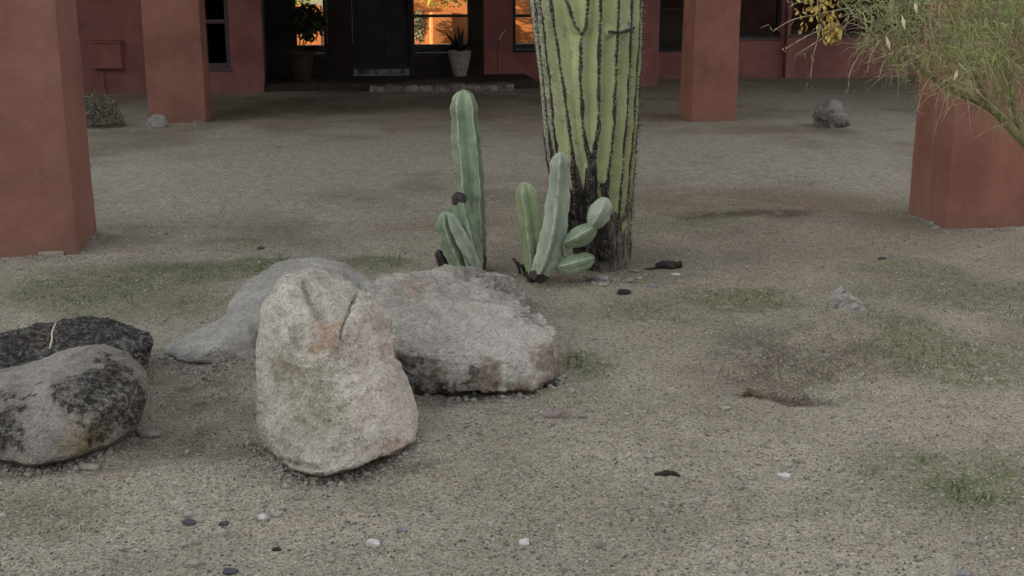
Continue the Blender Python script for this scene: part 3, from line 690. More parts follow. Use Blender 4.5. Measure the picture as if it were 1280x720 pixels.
# 5 dark boulder behind it
b5 = ring([(-70, 470, 4.85), (-70, 432, 4.95), (0, 424, 5.0), (40, 405, 5.05), (72, 397, 5.1), (112, 394, 5.12), (152, 401, 5.1), (184, 411, 5.05), (196, 422, 5.0), (191, 436, 4.95), (176, 448, 4.9), (100, 450, 4.75), (40, 460, 4.7), (0, 465, 4.7), (130, 420, 4.9)], 0, [], [(0, 430, 5.4), (90, 404, 5.5), (160, 410, 5.4)])
b5 += [np.array([x, y, -.07]) for x, y in ((-1.6, 4.9), (-.86, 4.85), (-.96, 5.35), (-1.6, 5.5), (-1.2, 4.75))]
boulder('boulder', 'black lichen covered boulder behind the rounded one at the left edge', [b5], G_dark, .009, 8, (.014, .010, .003), 31,
        marks={'lichen': [(at(90, 430, 4.9), .5, .9), (at(130, 415, 5), .16, 1), (at(170, 425, 5), .12, 1), (at(60, 415, 5), .1, .8), (at(10, 440, 4.9), .14, 1), (at(40, 450, 4.8), .1, .9), (at(100, 405, 5.05), .1, .9)], 'rust': [(at(60, 420, 5), .08, .25)], 'pale': [(at(190, 420, 5), .04, .8)]})
# rear rocks
def rock(px, py, w, h, label, mat, depth=1.0, seed=0, vox=.012, marks=None, name='boulder', cat='boulder', group='boulders in the gravel yard', shape=None):
    c = gnd(px, py); s = c[1] / math.cos(PITCH) / F * 1.0
    W, Hh = w * s / 2, h * s
    g = np.random.default_rng(seed); pts = []
    for k in range(26):
        a = k * 2.39996; zz = k / 25
        r = math.sqrt(max(0, 1 - (zz * 1.0) ** 2.6)) * g.uniform(.85, 1.05)
        pts.append((c[0] + W * r * math.cos(a), c[1] + W * depth * (1 + r * math.sin(a)), zz * Hh * 1.02))
    pts += [(c[0] + W * .85 * math.cos(a), c[1] + W * depth * (1 + .85 * math.sin(a)), -.05) for a in np.linspace(0, 6, 8)]
    if shape: pts = [shape(np.array(p), c, W, Hh) for p in pts]
    mk = {k: [(at(q[0], q[1], c[1] + .1), q[2], q[3]) for q in v] for k, v in (marks or {}).items()}
    return boulder(name, label, [pts], mat, vox, 5, (W * .09, W * .05, .002), seed, (), mk, cat, group)
c = gnd(118, 160); sc_ = empty('dry_shrub', c, 'low dry grey green shrub on the ground just behind the large near left pillar', 'shrub')
g = np.random.default_rng(77); lm = MB()
for k in range(2600):
    a, b_ = g.uniform(0, 6.28), g.random() ** .5; rr = .27 * b_
    hgt = .33 * math.sqrt(max(0, 1 - b_ ** 2)) * g.uniform(.15, 1.0) + .01
    p = c + np.array([rr * math.cos(a), rr * .8 * math.sin(a) + .12, hgt]); d = g.normal(size=3) + np.array([0, 0, .8]); d /= np.linalg.norm(d); w_ = np.cross(d, g.normal(size=3)); w_ /= np.linalg.norm(w_)
    L_ = g.uniform(.02, .05); lm.add([p, p + d * L_ * .5 + w_ * L_ * .18, p + d * L_, p + d * L_ * .5 - w_ * L_ * .18], [(0, 1, 2, 3)], g.random())
lm.build('foliage', leaf_mat('dry_shrub_leaf', (.085, .08, .052), (.27, .255, .185)), sc_, attr='tone')
lm = MB()
for k in range(16):
    a = g.uniform(0, 6.28); q = c + np.array([0, .12, -.02]); t_ = q + np.array([.22 * math.cos(a), .18 * math.sin(a), g.uniform(.12, .32)])
    lm.tube(catmull([q, (q + t_) / 2 + np.array([0, 0, .04]), t_], 6), np.linspace(.007, .002, 6), 5)
st_ = lm.build('stems', M_twig, sc_, True); st_['kind'] = 'stuff'
rock(1042, 160, 46, 37, 'dark angular rock with a lighter top, alone on the gravel before the far right wall', granite('weathered_grey_granite', (.13, .12, .102), (.22, .208, .185), .5), .7, 52, .012, {'pale': [(1050, 132, .13, 1)], 'lichen': [(1030, 157, .10, .9), (1050, 160, .08, .9)]},  # lichen marks here paint the dark shade under the rock's overhang
     shape=lambda p, c, W, Hh: p + np.array([.22 * (Hh - p[2]) * (1 if p[0] > c[0] else -.2), 0, .10 * (c[0] - p[0]) if p[2] > .1 else 0]))
rock(195, 160, 28, 15, 'small white rounded stone at the foot of the far left pillar', granite('white_granite', (.28, .265, .24), (.38, .36, .33), .3), .8, 61, .008, name='small_stone', cat='stone', group='small stones on the gravel')
c = gnd(1066, 416)
rock(1068, 414, 74, 52, 'pale pointed rock tip half buried in the little mound', granite('chalky_granite', (.30, .285, .255), (.44, .42, .38), .5), .5, 71, .007,
     name='buried_rock', cat='rock', group=None, shape=lambda p, c, W, Hh: np.array([c[0] + (p[0] - c[0]) * (1 - .65 * np.clip(p[2] / Hh, 0, 1)) - .045 * np.clip(p[2] / Hh, 0, 1), p[1], p[2] + .03]))

# ------------------------------------------------------------------ saguaro
SY = 6.68
prof = [(349, 752, 41), (342, 752, 36), (330, 752, 35), (310, 751, 36.5), (285, 748, 40), (260, 744, 45), (230, 740, 51), (200, 738, 55), (150, 737.5, 58.5), (100, 737, 61), (50, 735, 65), (0, 732, 68)]
pz, pcx, pr_ = [], [], []
for py, cx, hw in prof:
    p = at(cx, py, SY); pz.append(p[2]); pcx.append(p[0]); pr_.append(hw * SY / math.cos(PITCH) / F * .985)
pz[0] = min(pz[0], -.03)
ex = [(1.9, .31), (2.6, .315), (3.4, .30), (3.8, .28), (4.05, .235), (4.2, .17), (4.28, .09), (4.31, .01)]
pz += [e[0] for e in ex]; pcx += [pcx[-1] - .01 * i for i in range(len(ex))]; pr_ += [e[1] for e in ex]
pz, pcx, pr_ = map(np.array, (pz, pcx, pr_))
def s_c(z): return np.interp(z, pz, pcx)
def s_r(z): return np.interp(z, pz, pr_)
view_az = math.atan2(s_c(.8), SY)          # facing direction towards the camera
def line_px(pts):
    out = []
    for x, y in pts:
        cx = np.interp(-y, [-p[0] for p in prof], [p[1] for p in prof]); hw = np.interp(-y, [-p[0] for p in prof], [p[2] for p in prof])
        out.append((float(at(cx, y, SY)[2]), math.asin(max(-.98, min(.98, (x - cx) / hw)))))
    return out
front = [line_px([(672, 0), (682, 100), (690, 200), (706, 260)]), line_px([(679, 0), (689, 94), (697, 195), (708, 250)]), line_px([(691, 0), (705, 94), (717, 189), (720, 230), (724, 300)]),
         line_px([(705, -30), (710, 0), (720, 28), (728, 40)]), line_px([(737, -30), (735, 0), (733, 30), (728, 40)]), line_px([(728, 40), (726, 90), (729, 150), (734, 180), (741, 196)]),
         line_px([(754, -20), (750, 0), (748, 80), (748, 156), (741, 196)]), line_px([(741, 196), (738, 260), (736, 320)]),
         line_px([(771, 0), (769, 60), (766, 156), (759, 236), (756, 310)]), line_px([(787, 0), (786, 40), (781, 156), (775, 240), (770, 310)]), line_px([(797, 0), (794, 80), (789, 180), (783, 260)]),
         line_px([(760, 37), (774, 38), (790, 33)])]
lines = []
for L in front[:-1]:
    L = sorted(L)
    if L[-1][0] > 1.42: L = L + [(4.3, L[-1][1] * 1.0)]
    lines.append(L)
lines.append(sorted(front[-1], key=lambda q: q[1]))
for a in np.linspace(math.radians(92), math.radians(268), 11): lines.append([(.0, a), (4.3, a)])
nth, zs1 = 360, np.concatenate([np.linspace(-.03, 1.6, 330), np.linspace(1.62, 4.31, 160)])
TH, ZZ = np.meshgrid(np.linspace(-math.pi, math.pi, nth, endpoint=False), zs1)
D = np.full(TH.shape, 9.)
Rz = s_r(ZZ)
for L in lines:
    for (z0, a0), (z1, a1) in zip(L[:-1], L[1:]):
        dz, da = z1 - z0, a1 - a0
        du = ((TH - a0 + math.pi) % (2 * math.pi) - math.pi) * Rz; dv = ZZ - z0; eu = da * Rz; L2 = eu ** 2 + dz ** 2 + 1e-9
        t = np.clip((du * eu + dv * dz) / L2, 0, 1); D = np.minimum(D, np.hypot(du - t * eu, dv - t * dz))
crest = np.exp(-(D / .022) ** 2)
UV = np.stack([np.cos(TH) * Rz, np.sin(TH) * Rz, ZZ], -1).reshape(-1, 3)
nz = fbm(UV, 6, 4, .6, 3).reshape(TH.shape); nf = fbm(UV * np.array([1, 1, .25]), 40, 3, .6, 8).reshape(TH.shape)
bark = 1 - sstep(.20, .52, ZZ + nz * .12 + nf * .09)
def region(px, py, ru, rv):
    (z0, a0), = line_px([(px, py)])
    return np.hypot(((TH - a0 + math.pi) % (2 * math.pi) - math.pi) * Rz / ru, (ZZ - z0) / rv) + nz * .35
# black corking creeps up along the spine lines and closes over the whole foot
side = .26 * sstep(.05, .6, TH) - .06 * sstep(.3, 1.2, -TH)
climb = .80 - side + nz * .10 + .12 * np.exp(-(region(738, 200, .05, .3)) ** 2)
wid = .004 + .075 * np.clip((climb - ZZ) / .52, 0, 1) ** 1.7
blk = (1 - sstep(.60, 1.3, D / wid + nf * .35)) * sstep(0, .06, climb - ZZ)
blk = np.maximum(blk, (1 - sstep(.4, 1.2, region(734, 285, .065, .17) + nf * .6)))
blk *= (1 - .85 * sstep(.20, .5, TH) * (1 - sstep(.35, .55, ZZ))) * (.35 + .65 * sstep(.02, .17, ZZ + nz * .05))
scar = np.clip(sstep(math.radians(32), math.radians(62), -TH - nz * .25) * (.45 + .8 * (nf > -.05)), 0, 1) * (TH > -2.6)
scar = np.maximum(scar, .55 * (1 - sstep(.5, 1.2, region(715, 120, .06, .5))) * (nf > .3))
scar = np.maximum(scar, .9 * (1 - sstep(.6, 1.1, region(787, 33, .05, .035))))
scar = np.maximum(scar, .7 * (1 - sstep(.6, 1.1, region(738, 176, .04, .03))) * (nf > -.2))
groove = sstep(.008, .062, D)
R = Rz * (1 - .012 * groove) - .034 * groove + .007 * np.exp(-(D / .008) ** 2) + nz * .003 + bark * nf * .010 + blk * (nf * .006 - .006) + scar * nf * .002
R *= np.where(ZZ > 4.3, .3, 1)
ang = TH
# phi 0 faces the camera: direction (sin phi, -cos phi) turned by view_az
dx = np.sin(ang) * math.cos(view_az) + -np.cos(ang) * math.sin(view_az); dy = -np.cos(ang) * math.cos(view_az) - np.sin(ang) * math.sin(view_az) * 1.0
CXs = s_c(ZZ)
V = np.stack([CXs + R * dx, SY + R * dy, ZZ], -1).reshape(-1, 3)
nzr = len(zs1)
Fs = [(i * nth + j, i * nth + (j + 1) % nth, (i + 1) * nth + (j + 1) % nth, (i + 1) * nth + j) for i in range(nzr - 1) for j in range(nth)]
Fs.append(tuple(range((nzr - 1) * nth, nzr * nth)))
def saguaro_mat():
    t = NT('saguaro_skin', .65, .3)
    n1 = t.noise(5, 5, .6); n2 = t.noise(40, 4, .7)
    c = t.mix(t.ramp(n1, .3, .7), (.270, .300, .140), (.395, .415, .215))
    c = t.mix(t.ramp(t.attr('rib'), 0, 1, .35, 0), c, (.165, .205, .085))
    c = t.mix(t.ramp(n2, .60, .75, 0, .5), c, (.16, .15, .09)); c = t.mix(t.ramp(t.noise(1.0, 6, .75, .4, t.mapping((26, 26, 7))), .58, .68, 0, .75), c, (.36, .35, .27))
    sc = t.mix(t.ramp(t.noise(60, 4, .7), .4, .62), (.10, .09, .075), (.40, .385, .33))
    c = t.mix(t.math('MULTIPLY', t.attr('scar'), .85), c, sc)
    fb = t.noise(1, 5, .7, 0, t.mapping((90, 90, 14)))
    bk = t.mix(t.ramp(fb, .35, .68), (.035, .029, .023), (.21, .185, .15))
    c = t.mix(t.ramp(t.attr('bark'), .25, .7), c, bk)
    c = t.mix(t.ramp(t.attr('blk'), .3, .7), c, t.mix(t.ramp(fb, .40, .66), (.010, .009, .008), (.085, .074, .06)))
    c = t.mix(t.ramp(t.math('ADD', t.attr('areole'), t.math('MULTIPLY', t.math('SUBTRACT', n2, .5), .9)), .35, .7, 0, .95), c, (.018, .016, .012))
    nb = t.bump(n2, .35, .006); nb = t.bump(fb, .3, .006, nb)
    return t.done(c, nb)
sag = empty('saguaro_cactus', (float(s_c(0)), SY, 0), 'huge ribbed yellow green saguaro trunk with black spine lines and a charred base', 'cactus')
are = np.exp(-(D / (.0108 + .0025 * nf + .001 * nz)) ** 2) * (.95 + .18 * np.sin(ZZ * 2 * math.pi / .024 + np.round(TH * 3) * 2) + nf * .35)
obj('trunk', V, Fs, saguaro_mat(), sag, True, {'rib': groove.ravel(), 'areole': are.ravel(), 'bark': bark.ravel(), 'blk': blk.ravel(), 'scar': scar.ravel()})
# spines: clusters along every line
g = np.random.default_rng(12); sv, sf, sa = [], [], []
for L in lines[:-1] :
    L = np.array(L)
    ztop, zbot = L[:, 0].max(), L[:, 0].min(); z = max(zbot, .12)
    while z < ztop - .01:
        phi = np.interp(z, L[:, 0], L[:, 1]); r = s_r(z) + .004
        ux = math.sin(phi) * math.cos(view_az) - math.cos(phi) * math.sin(view_az); uy = -math.cos(phi) * math.cos(view_az) - math.sin(phi) * math.sin(view_az)
        o_ = np.array([s_c(z) + r * ux, SY + r * uy, z]); u = np.array([ux, uy, 0]); tv = np.array([-uy, ux, 0])
        for k in range(9):
            d = u * g.uniform(.25, 1) + tv * g.normal(0, .75) + np.array([0, 0, g.normal(-.1, .75)]); d /= np.linalg.norm(d)
            ln = g.uniform(.014, .040) * (1.5 if g.random() < .15 else 1); s = np.cross(d, g.normal(size=3)); s /= np.linalg.norm(s); w = .0016
            bq = len(sv); sv += [o_ - s * w, o_ + s * w, o_ + d * ln]; sf.append((bq, bq + 1, bq + 2)); tn = g.random(); sa += [tn] * 3
        z += g.uniform(.019, .026)
tsp = NT('saguaro_spine', .7); M_spine = tsp.done(tsp.mix(tsp.ramp(tsp.attr('tone'), .35, .95), (.022, .02, .016), (.33, .31, .27)))
sp = obj('spines', sv, sf, M_spine, sag, False, {'tone': sa}); sp['kind'] = 'stuff'

# ------------------------------------------------------------------ small cacti
def cactus_mat(name, c0, c1, edge):
    t = NT(name, .55, .35)
    n1 = t.noise(9, 5, .65, .4); n2 = t.noise(55, 4, .7)
    c = t.mix(t.ramp(n1, .32, .68), c0, c1)
    c = t.mix(t.ramp(n2, .66, .78, 0, .5), c, tuple(k * .5 for k in c0))
    c = t.mix(t.ramp(t.attr('edge'), .35, .85, 0, .85), c, edge)
    c = t.mix(t.ramp(t.noise(1.0, 6, .75, .5, t.mapping((38, 38, 6))), .52, .68, 0, .65), c, tuple(min(.5, k * 1.45) for k in c1)); c = t.mix(t.ramp(t.noise(1.3, 6, .75, .5, t.mapping((30, 30, 9))), .56, .66, 0, .5), c, tuple(k * .45 for k in c0))
    scab = t.ramp(t.noise(14, 5, .75, .5), .60, .68, 0, .8); c = t.mix(scab, c, (.26, .24, .18))
    c = t.mix(t.ramp(t.attr('scab'), .2, .7), c, (.03, .024, .02))
    return t.done(c, t.bump(n2, .25, .004))
M_c1 = cactus_mat('blue_green_cactus', (.125, .175, .105), (.205, .265, .170), (.38, .43, .34))
M_c2 = cactus_mat('olive_green_cactus', (.165, .215, .105), (.235, .285, .155), (.36, .39, .28))
M_c3 = cactus_mat('grey_green_cactus', (.185, .230, .165), (.270, .315, .235), (.42, .44, .38))
def stem(parent, pts, Y, mat, ribs=5, depth=.24, rot=0.0, scab=0.0, seed=0, name='stem', tipn=.55, n=60, waist=0.0, flat=1.0):
    """pts: (px, py, half width px, [Y]) from foot to tip."""
    P = np.array([at(p[0], p[1], p[3] if len(p) > 3 else Y) for p in pts]); Rr = np.array([p[2] * (p[3] if len(p) > 3 else Y) / math.cos(PITCH) / F for p in pts])
    C = catmull(P, n); R_ = catmull(np.column_stack([Rr, Rr * 0, Rr * 0]), n)[:, 0]
    seg = np.linalg.norm(np.diff(C, axis=0), axis=1); s = np.concatenate([[0], np.cumsum(seg)]); tot = s[-1]
    rt = R_[-1]; d = np.clip((tot - s) / (rt * 1.5), 0, 1); R_ = R_ * np.sqrt(np.clip(1 - (1 - d) ** 2.2, .002, 1))
    if waist:
        d = np.clip(s / (R_.max() * 1.4), 0, 1); R_ = R_ * np.sqrt(np.clip(1 - (1 - d) ** 2, .06, 1))
    m = 140; th = np.linspace(0, 2 * np.pi, m, endpoint=False) 
    lobe = np.abs(np.cos((th + rot) * ribs / 2)); crest_ = 1 - np.abs(np.sin((th + rot) * ribs / 2)); sh = (1 - depth * 1.3) + depth * 1.3 * (.30 * lobe + .70 * crest_)
    V, Fs = loft(C, R_, m, lambda q: sh)
    V = np.array(V); cen = np.repeat(C, m, 0); dd = V - cen
    if flat != 1.0: dd[:, 1] *= flat
    V = cen + dd * (1 + fbm(V, 11, 4, .55, seed)[:, None] * .10)
    edge = np.tile(crest_ ** 3.2, n); notch = 1 + .03 * np.sin(np.repeat(s, m) / .012) * edge; V = cen + (V - cen) * notch[:, None]
    sc = np.zeros(len(V)); tt = np.repeat(s / tot, m)
    if scab > 0: sc = sstep(1 - scab, 1 - scab * .3, tt + fbm(V, 18, 3, .5, seed) * .1)
    if scab < 0: sc = 1 - sstep(-scab * .4, -scab, tt + fbm(V, 18, 3, .5, seed) * .06)
    Fs = list(Fs) + [tuple(range(m))[::-1], tuple(range((n - 1) * m, n * m))]
    o = obj(name, V, Fs, mat, parent, True, {'edge': edge, 'scab': sc})
    g = np.random.default_rng(seed); sv, sf = [], []
    for j in range(ribs):
        jj = int(round((-rot + j * 2 * math.pi / ribs) / (2 * math.pi) * m)) % m
        q = s[0] + .01
        while q < tot - .004:
            i = int(np.searchsorted(s, q)); i = min(i, n - 1); p0 = V[i * m + jj]; u = p0 - C[i]; u /= np.linalg.norm(u) + 1e-9
            for k in range(4):
                d_ = u + g.normal(size=3) * .7; d_ /= np.linalg.norm(d_); sd_ = np.cross(d_, g.normal(size=3)); sd_ /= np.linalg.norm(sd_)
                b0 = len(sv); sv += [p0 - sd_ * .0011, p0 + sd_ * .0011, p0 + d_ * g.uniform(.006, .014)]; sf.append((b0, b0 + 1, b0 + 2))
            q += .016
    k = obj('spines', sv, sf, M_spine, o, False, {'tone': g.random(len(sv))}); k['kind'] = 'stuff'
    return o
Yc = 6.55
ca = empty('columnar_cactus', gnd(585, 334), 'green columnar cactus with one tall stem, between the slab boulder and the porch', 'cactus', 'small columnar cacti')
stem(ca, [(590, 350, 17), (591, 320, 18), (590, 270, 18), (587, 215, 18.5), (582, 165, 18), (579, 112, 16)], 6.66, M_c1, 5, .34, .35, -.13, 1, n=90)
stem(ca, [(583, 348, 14), (577, 320, 19), (566, 292, 19), (555, 264, 13)], 6.48, M_c1, 5, .36, .1, 0, 2)
stem(ca, [(602, 352, 6), (592, 322, 9), (578, 298, 11), (562, 266, 8)], 6.40, M_c3, 4, .36, .9, 0, 12)
stem(ca, [(596, 350, 8), (590, 320, 14), (582, 290, 15), (571, 240, 11)], 6.42, M_c1, 5, .36, .6, .17, 3)
stem(ca, [(566, 345, 8), (554, 330, 8), (547, 312, 6)], 6.56, M_c1, 5, .2, .6, 1.2, 4, n=24)
cb = empty('columnar_cactus', gnd(668, 350), 'pale green cactus clump with upright stems and stacked oval pads, against the saguaro base', 'cactus', 'small columnar cacti')
stem(cb, [(666, 352, 8), (668, 325, 15), (664, 285, 17), (655, 227, 12)], 6.36, M_c2, 4, .38, .5, -.12, 5, n=70)
stem(cb, [(668, 350, 9), (680, 330, 15), (692, 290, 16), (698, 240, 14), (701, 190, 12)], 6.27, M_c3, 4, .40, .25, -.08, 6, n=90)
stem(cb, [(706, 304, 9), (722, 297, 13), (745, 283, 10)], 6.2, M_c1, 4, .16, .4, 0, 7, name='pad', waist=1)
stem(cb, [(738, 287, 10), (748, 270, 15), (758, 247, 12)], 6.2, M_c3, 4, .16, .3, 0, 8, name='pad', waist=1)
stem(cb, [(696, 334, 9), (715, 331, 13), (743, 322, 9)], 6.24, M_c1, 4, .18, .4, 0, 9, name='pad', waist=1)
stem(cb, [(708, 320, 5), (706, 308, 6), (708, 300, 5)], 6.26, M_c1, 4, .18, .4, 0, 10, name='pad', n=20)
m = MB(); g = np.random.default_rng(4); base = gnd(664, 348)
for k in range(10):
    a = g.uniform(0, 6.28); L = g.uniform(.05, .11); q = base + np.array([g.normal(0, .03), g.normal(0, .02), 0])
    m.tube(catmull([q + np.array([0, 0, -.02]), q + np.array([math.cos(a) * .02, math.sin(a) * .02, L * .6]), q + np.array([math.cos(a) * .05, math.sin(a) * .05, L])], 6), np.linspace(.009, .005, 6), 6)
m.build('dead_roots', plain('dead_cactus_wood', (.03, .024, .019), .95, .4, 40), cb, True)

# ------------------------------------------------------------------ palo verde tree at the right
M_bark = plain('palo_verde_bark', (.15, .145, .062), .7, .35, 25, .4)
M_need = leaf_mat('palo_verde_leaflets', (.165, .240, .070), (.340, .410, .150))
M_need2 = leaf_mat('palo_verde_dry_leaflets', (.19, .17, .075), (.33, .28, .13))
M_yel = leaf_mat('yellow_leaves', (.26, .18, .04), (.46, .34, .10))
M_pod = leaf_mat('pale_pods', (.42, .36, .22), (.55, .48, .30))
TY = 5.7
tb = gnd(1420, 400); 
tree = empty('palo_verde_tree', (tb[0], tb[1], 0), 'green barked tree with thin feathery leaves and a branch reaching in from the right edge', 'tree')
def A(px, py, dy=0.0): return at(px, py, TY + dy)
fork = A(1400, 290); tb3 = np.array([tb[0] + .05, tb[1], -.1])
m = MB(); m.tube(catmull([tb3, (tb3 + fork) / 2 + np.array([.03, 0, 0]), fork], 12), np.linspace(.075, .055, 12), 10); m.build('trunk', M_bark, tree, True)
limbs = [([fork, A(1340, 235), A(1277, 174), A(1240, 136), A(1208, 121), A(1180, 108), A(1150, 85), A(1120, 60, .1)], .030, .006),
         ([fork, A(1390, 150, .1), A(1330, 20, .1), A(1270, -90, .1), A(1190, -150, .1), A(1090, -170, .1)], .045, .006),
         ([fork, A(1430, 100, .3), A(1420, -100, .5), A(1450, -320, .6)], .045, .01),
         ([A(1330, 20, .1), A(1280, -20, -.1), A(1220, -40, -.2), A(1150, -45, -.2)], .018, .005),
         ([A(1240, 136), A(1215, 85, -.05), A(1190, 30, -.1), A(1170, -30, -.1)], .012, .004),
         ([A(1277, 174), A(1262, 110, .1), A(1240, 40, .15), A(1230, -40, .2)], .014, .004),
         ([A(1190, -150, .1), A(1120, -110, .05), A(1060, -60, .05), A(1025, -10, .02)], .012, .004),
         ([A(1090, -170, .1), A(1050, -120, 0), A(1030, -60, 0)], .008, .003)]
for pts, r0, r1 in limbs:
    m = MB(); n = 26; m.tube(catmull(pts, n), np.linspace(r0, r1, n), 8); m.build('branch', M_bark, tree, True)
def strand(mb, o_, d, L, droop, w, g, tone, n=5):
    """one thin, bending leaf stalk as a narrow three-sided blade"""
    s = np.cross(d, [0, 1, .2]); s /= np.linalg.norm(s) + 1e-9; s2 = np.cross(s, d)
    P = [o_ + d * L * t + np.array([0, 0, -droop * L * t * t]) for t in np.linspace(0, 1, n)]
    vs = []
    for i, p in enumerate(P):
        ww = w * (1 - .75 * i / (n - 1)); vs += [p - s * ww, p + s * ww, p + s2 * ww * 1.2]
    fs = [f for i in range(n - 1) for f in ((i * 3, i * 3 + 1, i * 3 + 4, i * 3 + 3), (i * 3 + 1, i * 3 + 2, i * 3 + 5, i * 3 + 4), (i * 3 + 2, i * 3, i * 3 + 3, i * 3 + 5))]
    mb.add(vs, fs, tone)
g = np.random.default_rng(21); green, dry, tw = MB(), MB(), MB()
clumps = []                                          # (px, py, dy, spread px, count, dryness)
for q in ((1255, 30, 0, 34, 520, .05), (1225, 70, -.1, 30, 420, .1), (1190, 40, 0, 30, 330, .3), (1265, 90, .1, 26, 400, .1), (1230, 10, .1, 40, 420, .05), (1170, 75, -.05, 26, 260, .5), (1200, 105, -.1, 18, 170, .45),
          (1140, 60, .05, 26, 200, .6), (1150, 10, 0, 34, 300, .4), (1115, 30, .1, 24, 150, .65), (1270, -30, 0, 50, 420, .05), (1190, -40, 0, 50, 350, .2), (1250, 125, .1, 20, 170, .5), (1275, 150, .1, 16, 110, .55),
          (1100, -10, 0, 30, 160, .5), (1085, 55, .1, 16, 60, .75), (1125, 85, .1, 14, 70, .6), (1320, 40, .1, 40, 420, .05), (1340, -60, .3, 60, 400, .05), (1400, -140, .4, 70, 500, .05), (1300, -140, .1, 60, 300, .05), (1440, -250, .5, 70, 500, .05), (1075, 10, 0, 18, 60, .6), (1150, -100, 0, 45, 200, .2)):
    clumps.append(q)
for px, py, dy, sp_, cnt, dryness in clumps:
    for k in range(int(cnt * 1.15)):
        o_ = A(px + g.normal(0, sp_ * .62), py + g.normal(0, sp_ * .55) - 6, dy + g.normal(0, .16))
        d = np.array([g.normal(0, .65), g.normal(0, .5), g.uniform(-.9, .55)]); d /= np.linalg.norm(d)
        isdry = g.random() < dryness * .5
        strand(dry if isdry else green, o_, d, g.uniform(.02, .085), g.uniform(.1, .9), g.uniform(.0009, .0017), g, g.random())
    for k in range(int(cnt / 5)):
        o_ = A(px + g.normal(0, sp_ * .6), py + g.normal(0, sp_ * .5), dy + g.normal(0, .1))
        d = np.array([g.normal(0, .8), g.normal(0, .4), g.uniform(-.7, .7)]); d /= np.linalg.norm(d); L = g.uniform(.08, .22)
        tw.tube(catmull([o_, o_ + d * L * .5 + g.normal(0, .012, 3), o_ + d * L - np.array([0, 0, .04])], 6), np.linspace(.0024, .0008, 6), 4)
cr = green.build('crown', M_need, tree, attr='tone')
dry.build('dry_leaves', M_need2, tree, attr='tone')
# bare pale twigs at the tip and hanging pod strings
for pts in ([(1060, 10), (1020, 18), (990, 25), (966, 39)], [(1050, 30), (1020, 40), (1000, 50), (982, 61)], [(1058, 32), (1030, 47), (1012, 58), (996, 68)], [(1026, 30), (1022, 50), (1016, 72), (1013, 100)], [(1085, 55), (1072, 72), (1063, 90), (1060, 112)],
            [(1100, 50), (1088, 70), (1084, 92)], [(1025, -10), (1022, 10), (1030, 32), (1046, 44)], [(1010, 5), (1000, 2), (988, 8)], [(1160, 100), (1152, 118), (1146, 140)], [(1176, 112), (1172, 125), (1168, 133)], [(1065, 20), (1090, 28), (1120, 40)], [(1040, -20), (1060, 10), (1090, 40), (1110, 70)], [(1092, 20), (1086, 45), (1070, 62)], [(1120, 60), (1105, 78), (1098, 100)]):
    t1 = MB(); t1.tube(catmull([A(x, y, .02) for x, y in pts], 14), np.linspace(.0042, .0018, 14), 5)
    for k in range(7):
        x, y = pts[-1] if k < 2 else pts[k % len(pts)]; o_ = A(x + g.normal(0, 4), y + g.normal(0, 4), .02); d = g.normal(size=3); d /= np.linalg.norm(d)
        strand(t1, o_, d, g.uniform(.015, .04), .3, .0024, g, 0)
    t1.build('twig', M_twig, tree, True)
tw.build('fine_twigs', M_twig, tree, True)['kind'] = 'stuff'
ym = MB()
for k in range(190):
    x, y = (1022 + g.normal(0, 15), 8 + g.normal(0, 15)) if k < 95 else (1042 + g.normal(0, 7), 36 + g.normal(0, 7))
    p = A(x, y, g.normal(0, .05)); a = np.array([g.normal(0, .5), g.normal(0, .5), -1 + g.normal(0, .5)]); a /= np.linalg.norm(a); s = np.cross(a, g.normal(size=3)); s /= np.linalg.norm(s); nn = np.cross(a, s)
    L, w = g.uniform(.022, .042), g.uniform(.006, .012)
    ym.add([p, p + a * L * .5 + s * w + nn * .004, p + a * L, p + a * L * .5 - s * w + nn * .004, p + a * L * .5 - nn * .003], [(0, 1, 4), (1, 2, 4), (2, 3, 4), (3, 0, 4)], g.random())
ym.build('yellow_leaves', M_yel, tree, attr='tone')
for x, y, dx_, dy_ in ((1127, 18, 4, 20), (1107, 44, 6, 20), (1197, 86, -5, 16), (1143, 2, 3, 15)):
    p, q = A(x, y, -.35), A(x + dx_, y + dy_, -.35); mid = (p + q) / 2; s = np.cross(q - p, [0, 1, 0]); s = s / np.linalg.norm(s) * .009; pm = MB()
    pm.add([p, mid + s - [0, .004, 0], q, mid - s - [0, .004, 0], mid + [0, .005, 0]], [(0, 1, 3), (1, 2, 3), (0, 4, 1), (1, 4, 2), (2, 4, 3), (3, 4, 0)], g.random())
    pm.build('seed_pod', M_pod, tree, attr='tone')

# ------------------------------------------------------------------ stones lying on the gravel
def stone_mat(name, c, var=.25): 
    t = NT(name, .8, .3); n1 = t.noise(60, 4, .6); n2 = t.noise(300, 3)
    return t.done(t.mix(t.ramp(n1, .3, .7), tuple(k * (1 - var) for k in c), tuple(min(.85, k * (1 + var)) for k in c)), t.bump(n2, .3, .002))
S_white = stone_mat('white_pebble', (.47, .46, .43)); S_pale = stone_mat('pale_pebble', (.28, .26, .225)); S_tan = stone_mat('tan_pebble', (.215, .185, .145)); S_blue = stone_mat('blue_grey_pebble', (.19, .19, .195))
S_dark = stone_mat('dark_pebble', (.055, .055, .06)); S_rose = stone_mat('rose_pebble', (.21, .165, .145)); S_black = stone_mat('black_debris', (.028, .022, .018), .5)
def ico(sub):
    bm = bmesh.new(); bmesh.ops.create_icosphere(bm, subdivisions=sub, radius=1); bm.verts.index_update()
    V = np.array([v.co[:] for v in bm.verts]); Fs = [tuple(v.index for v in f.verts) for f in bm.faces]; bm.free(); return V, Fs
IV, IF = ico(3)
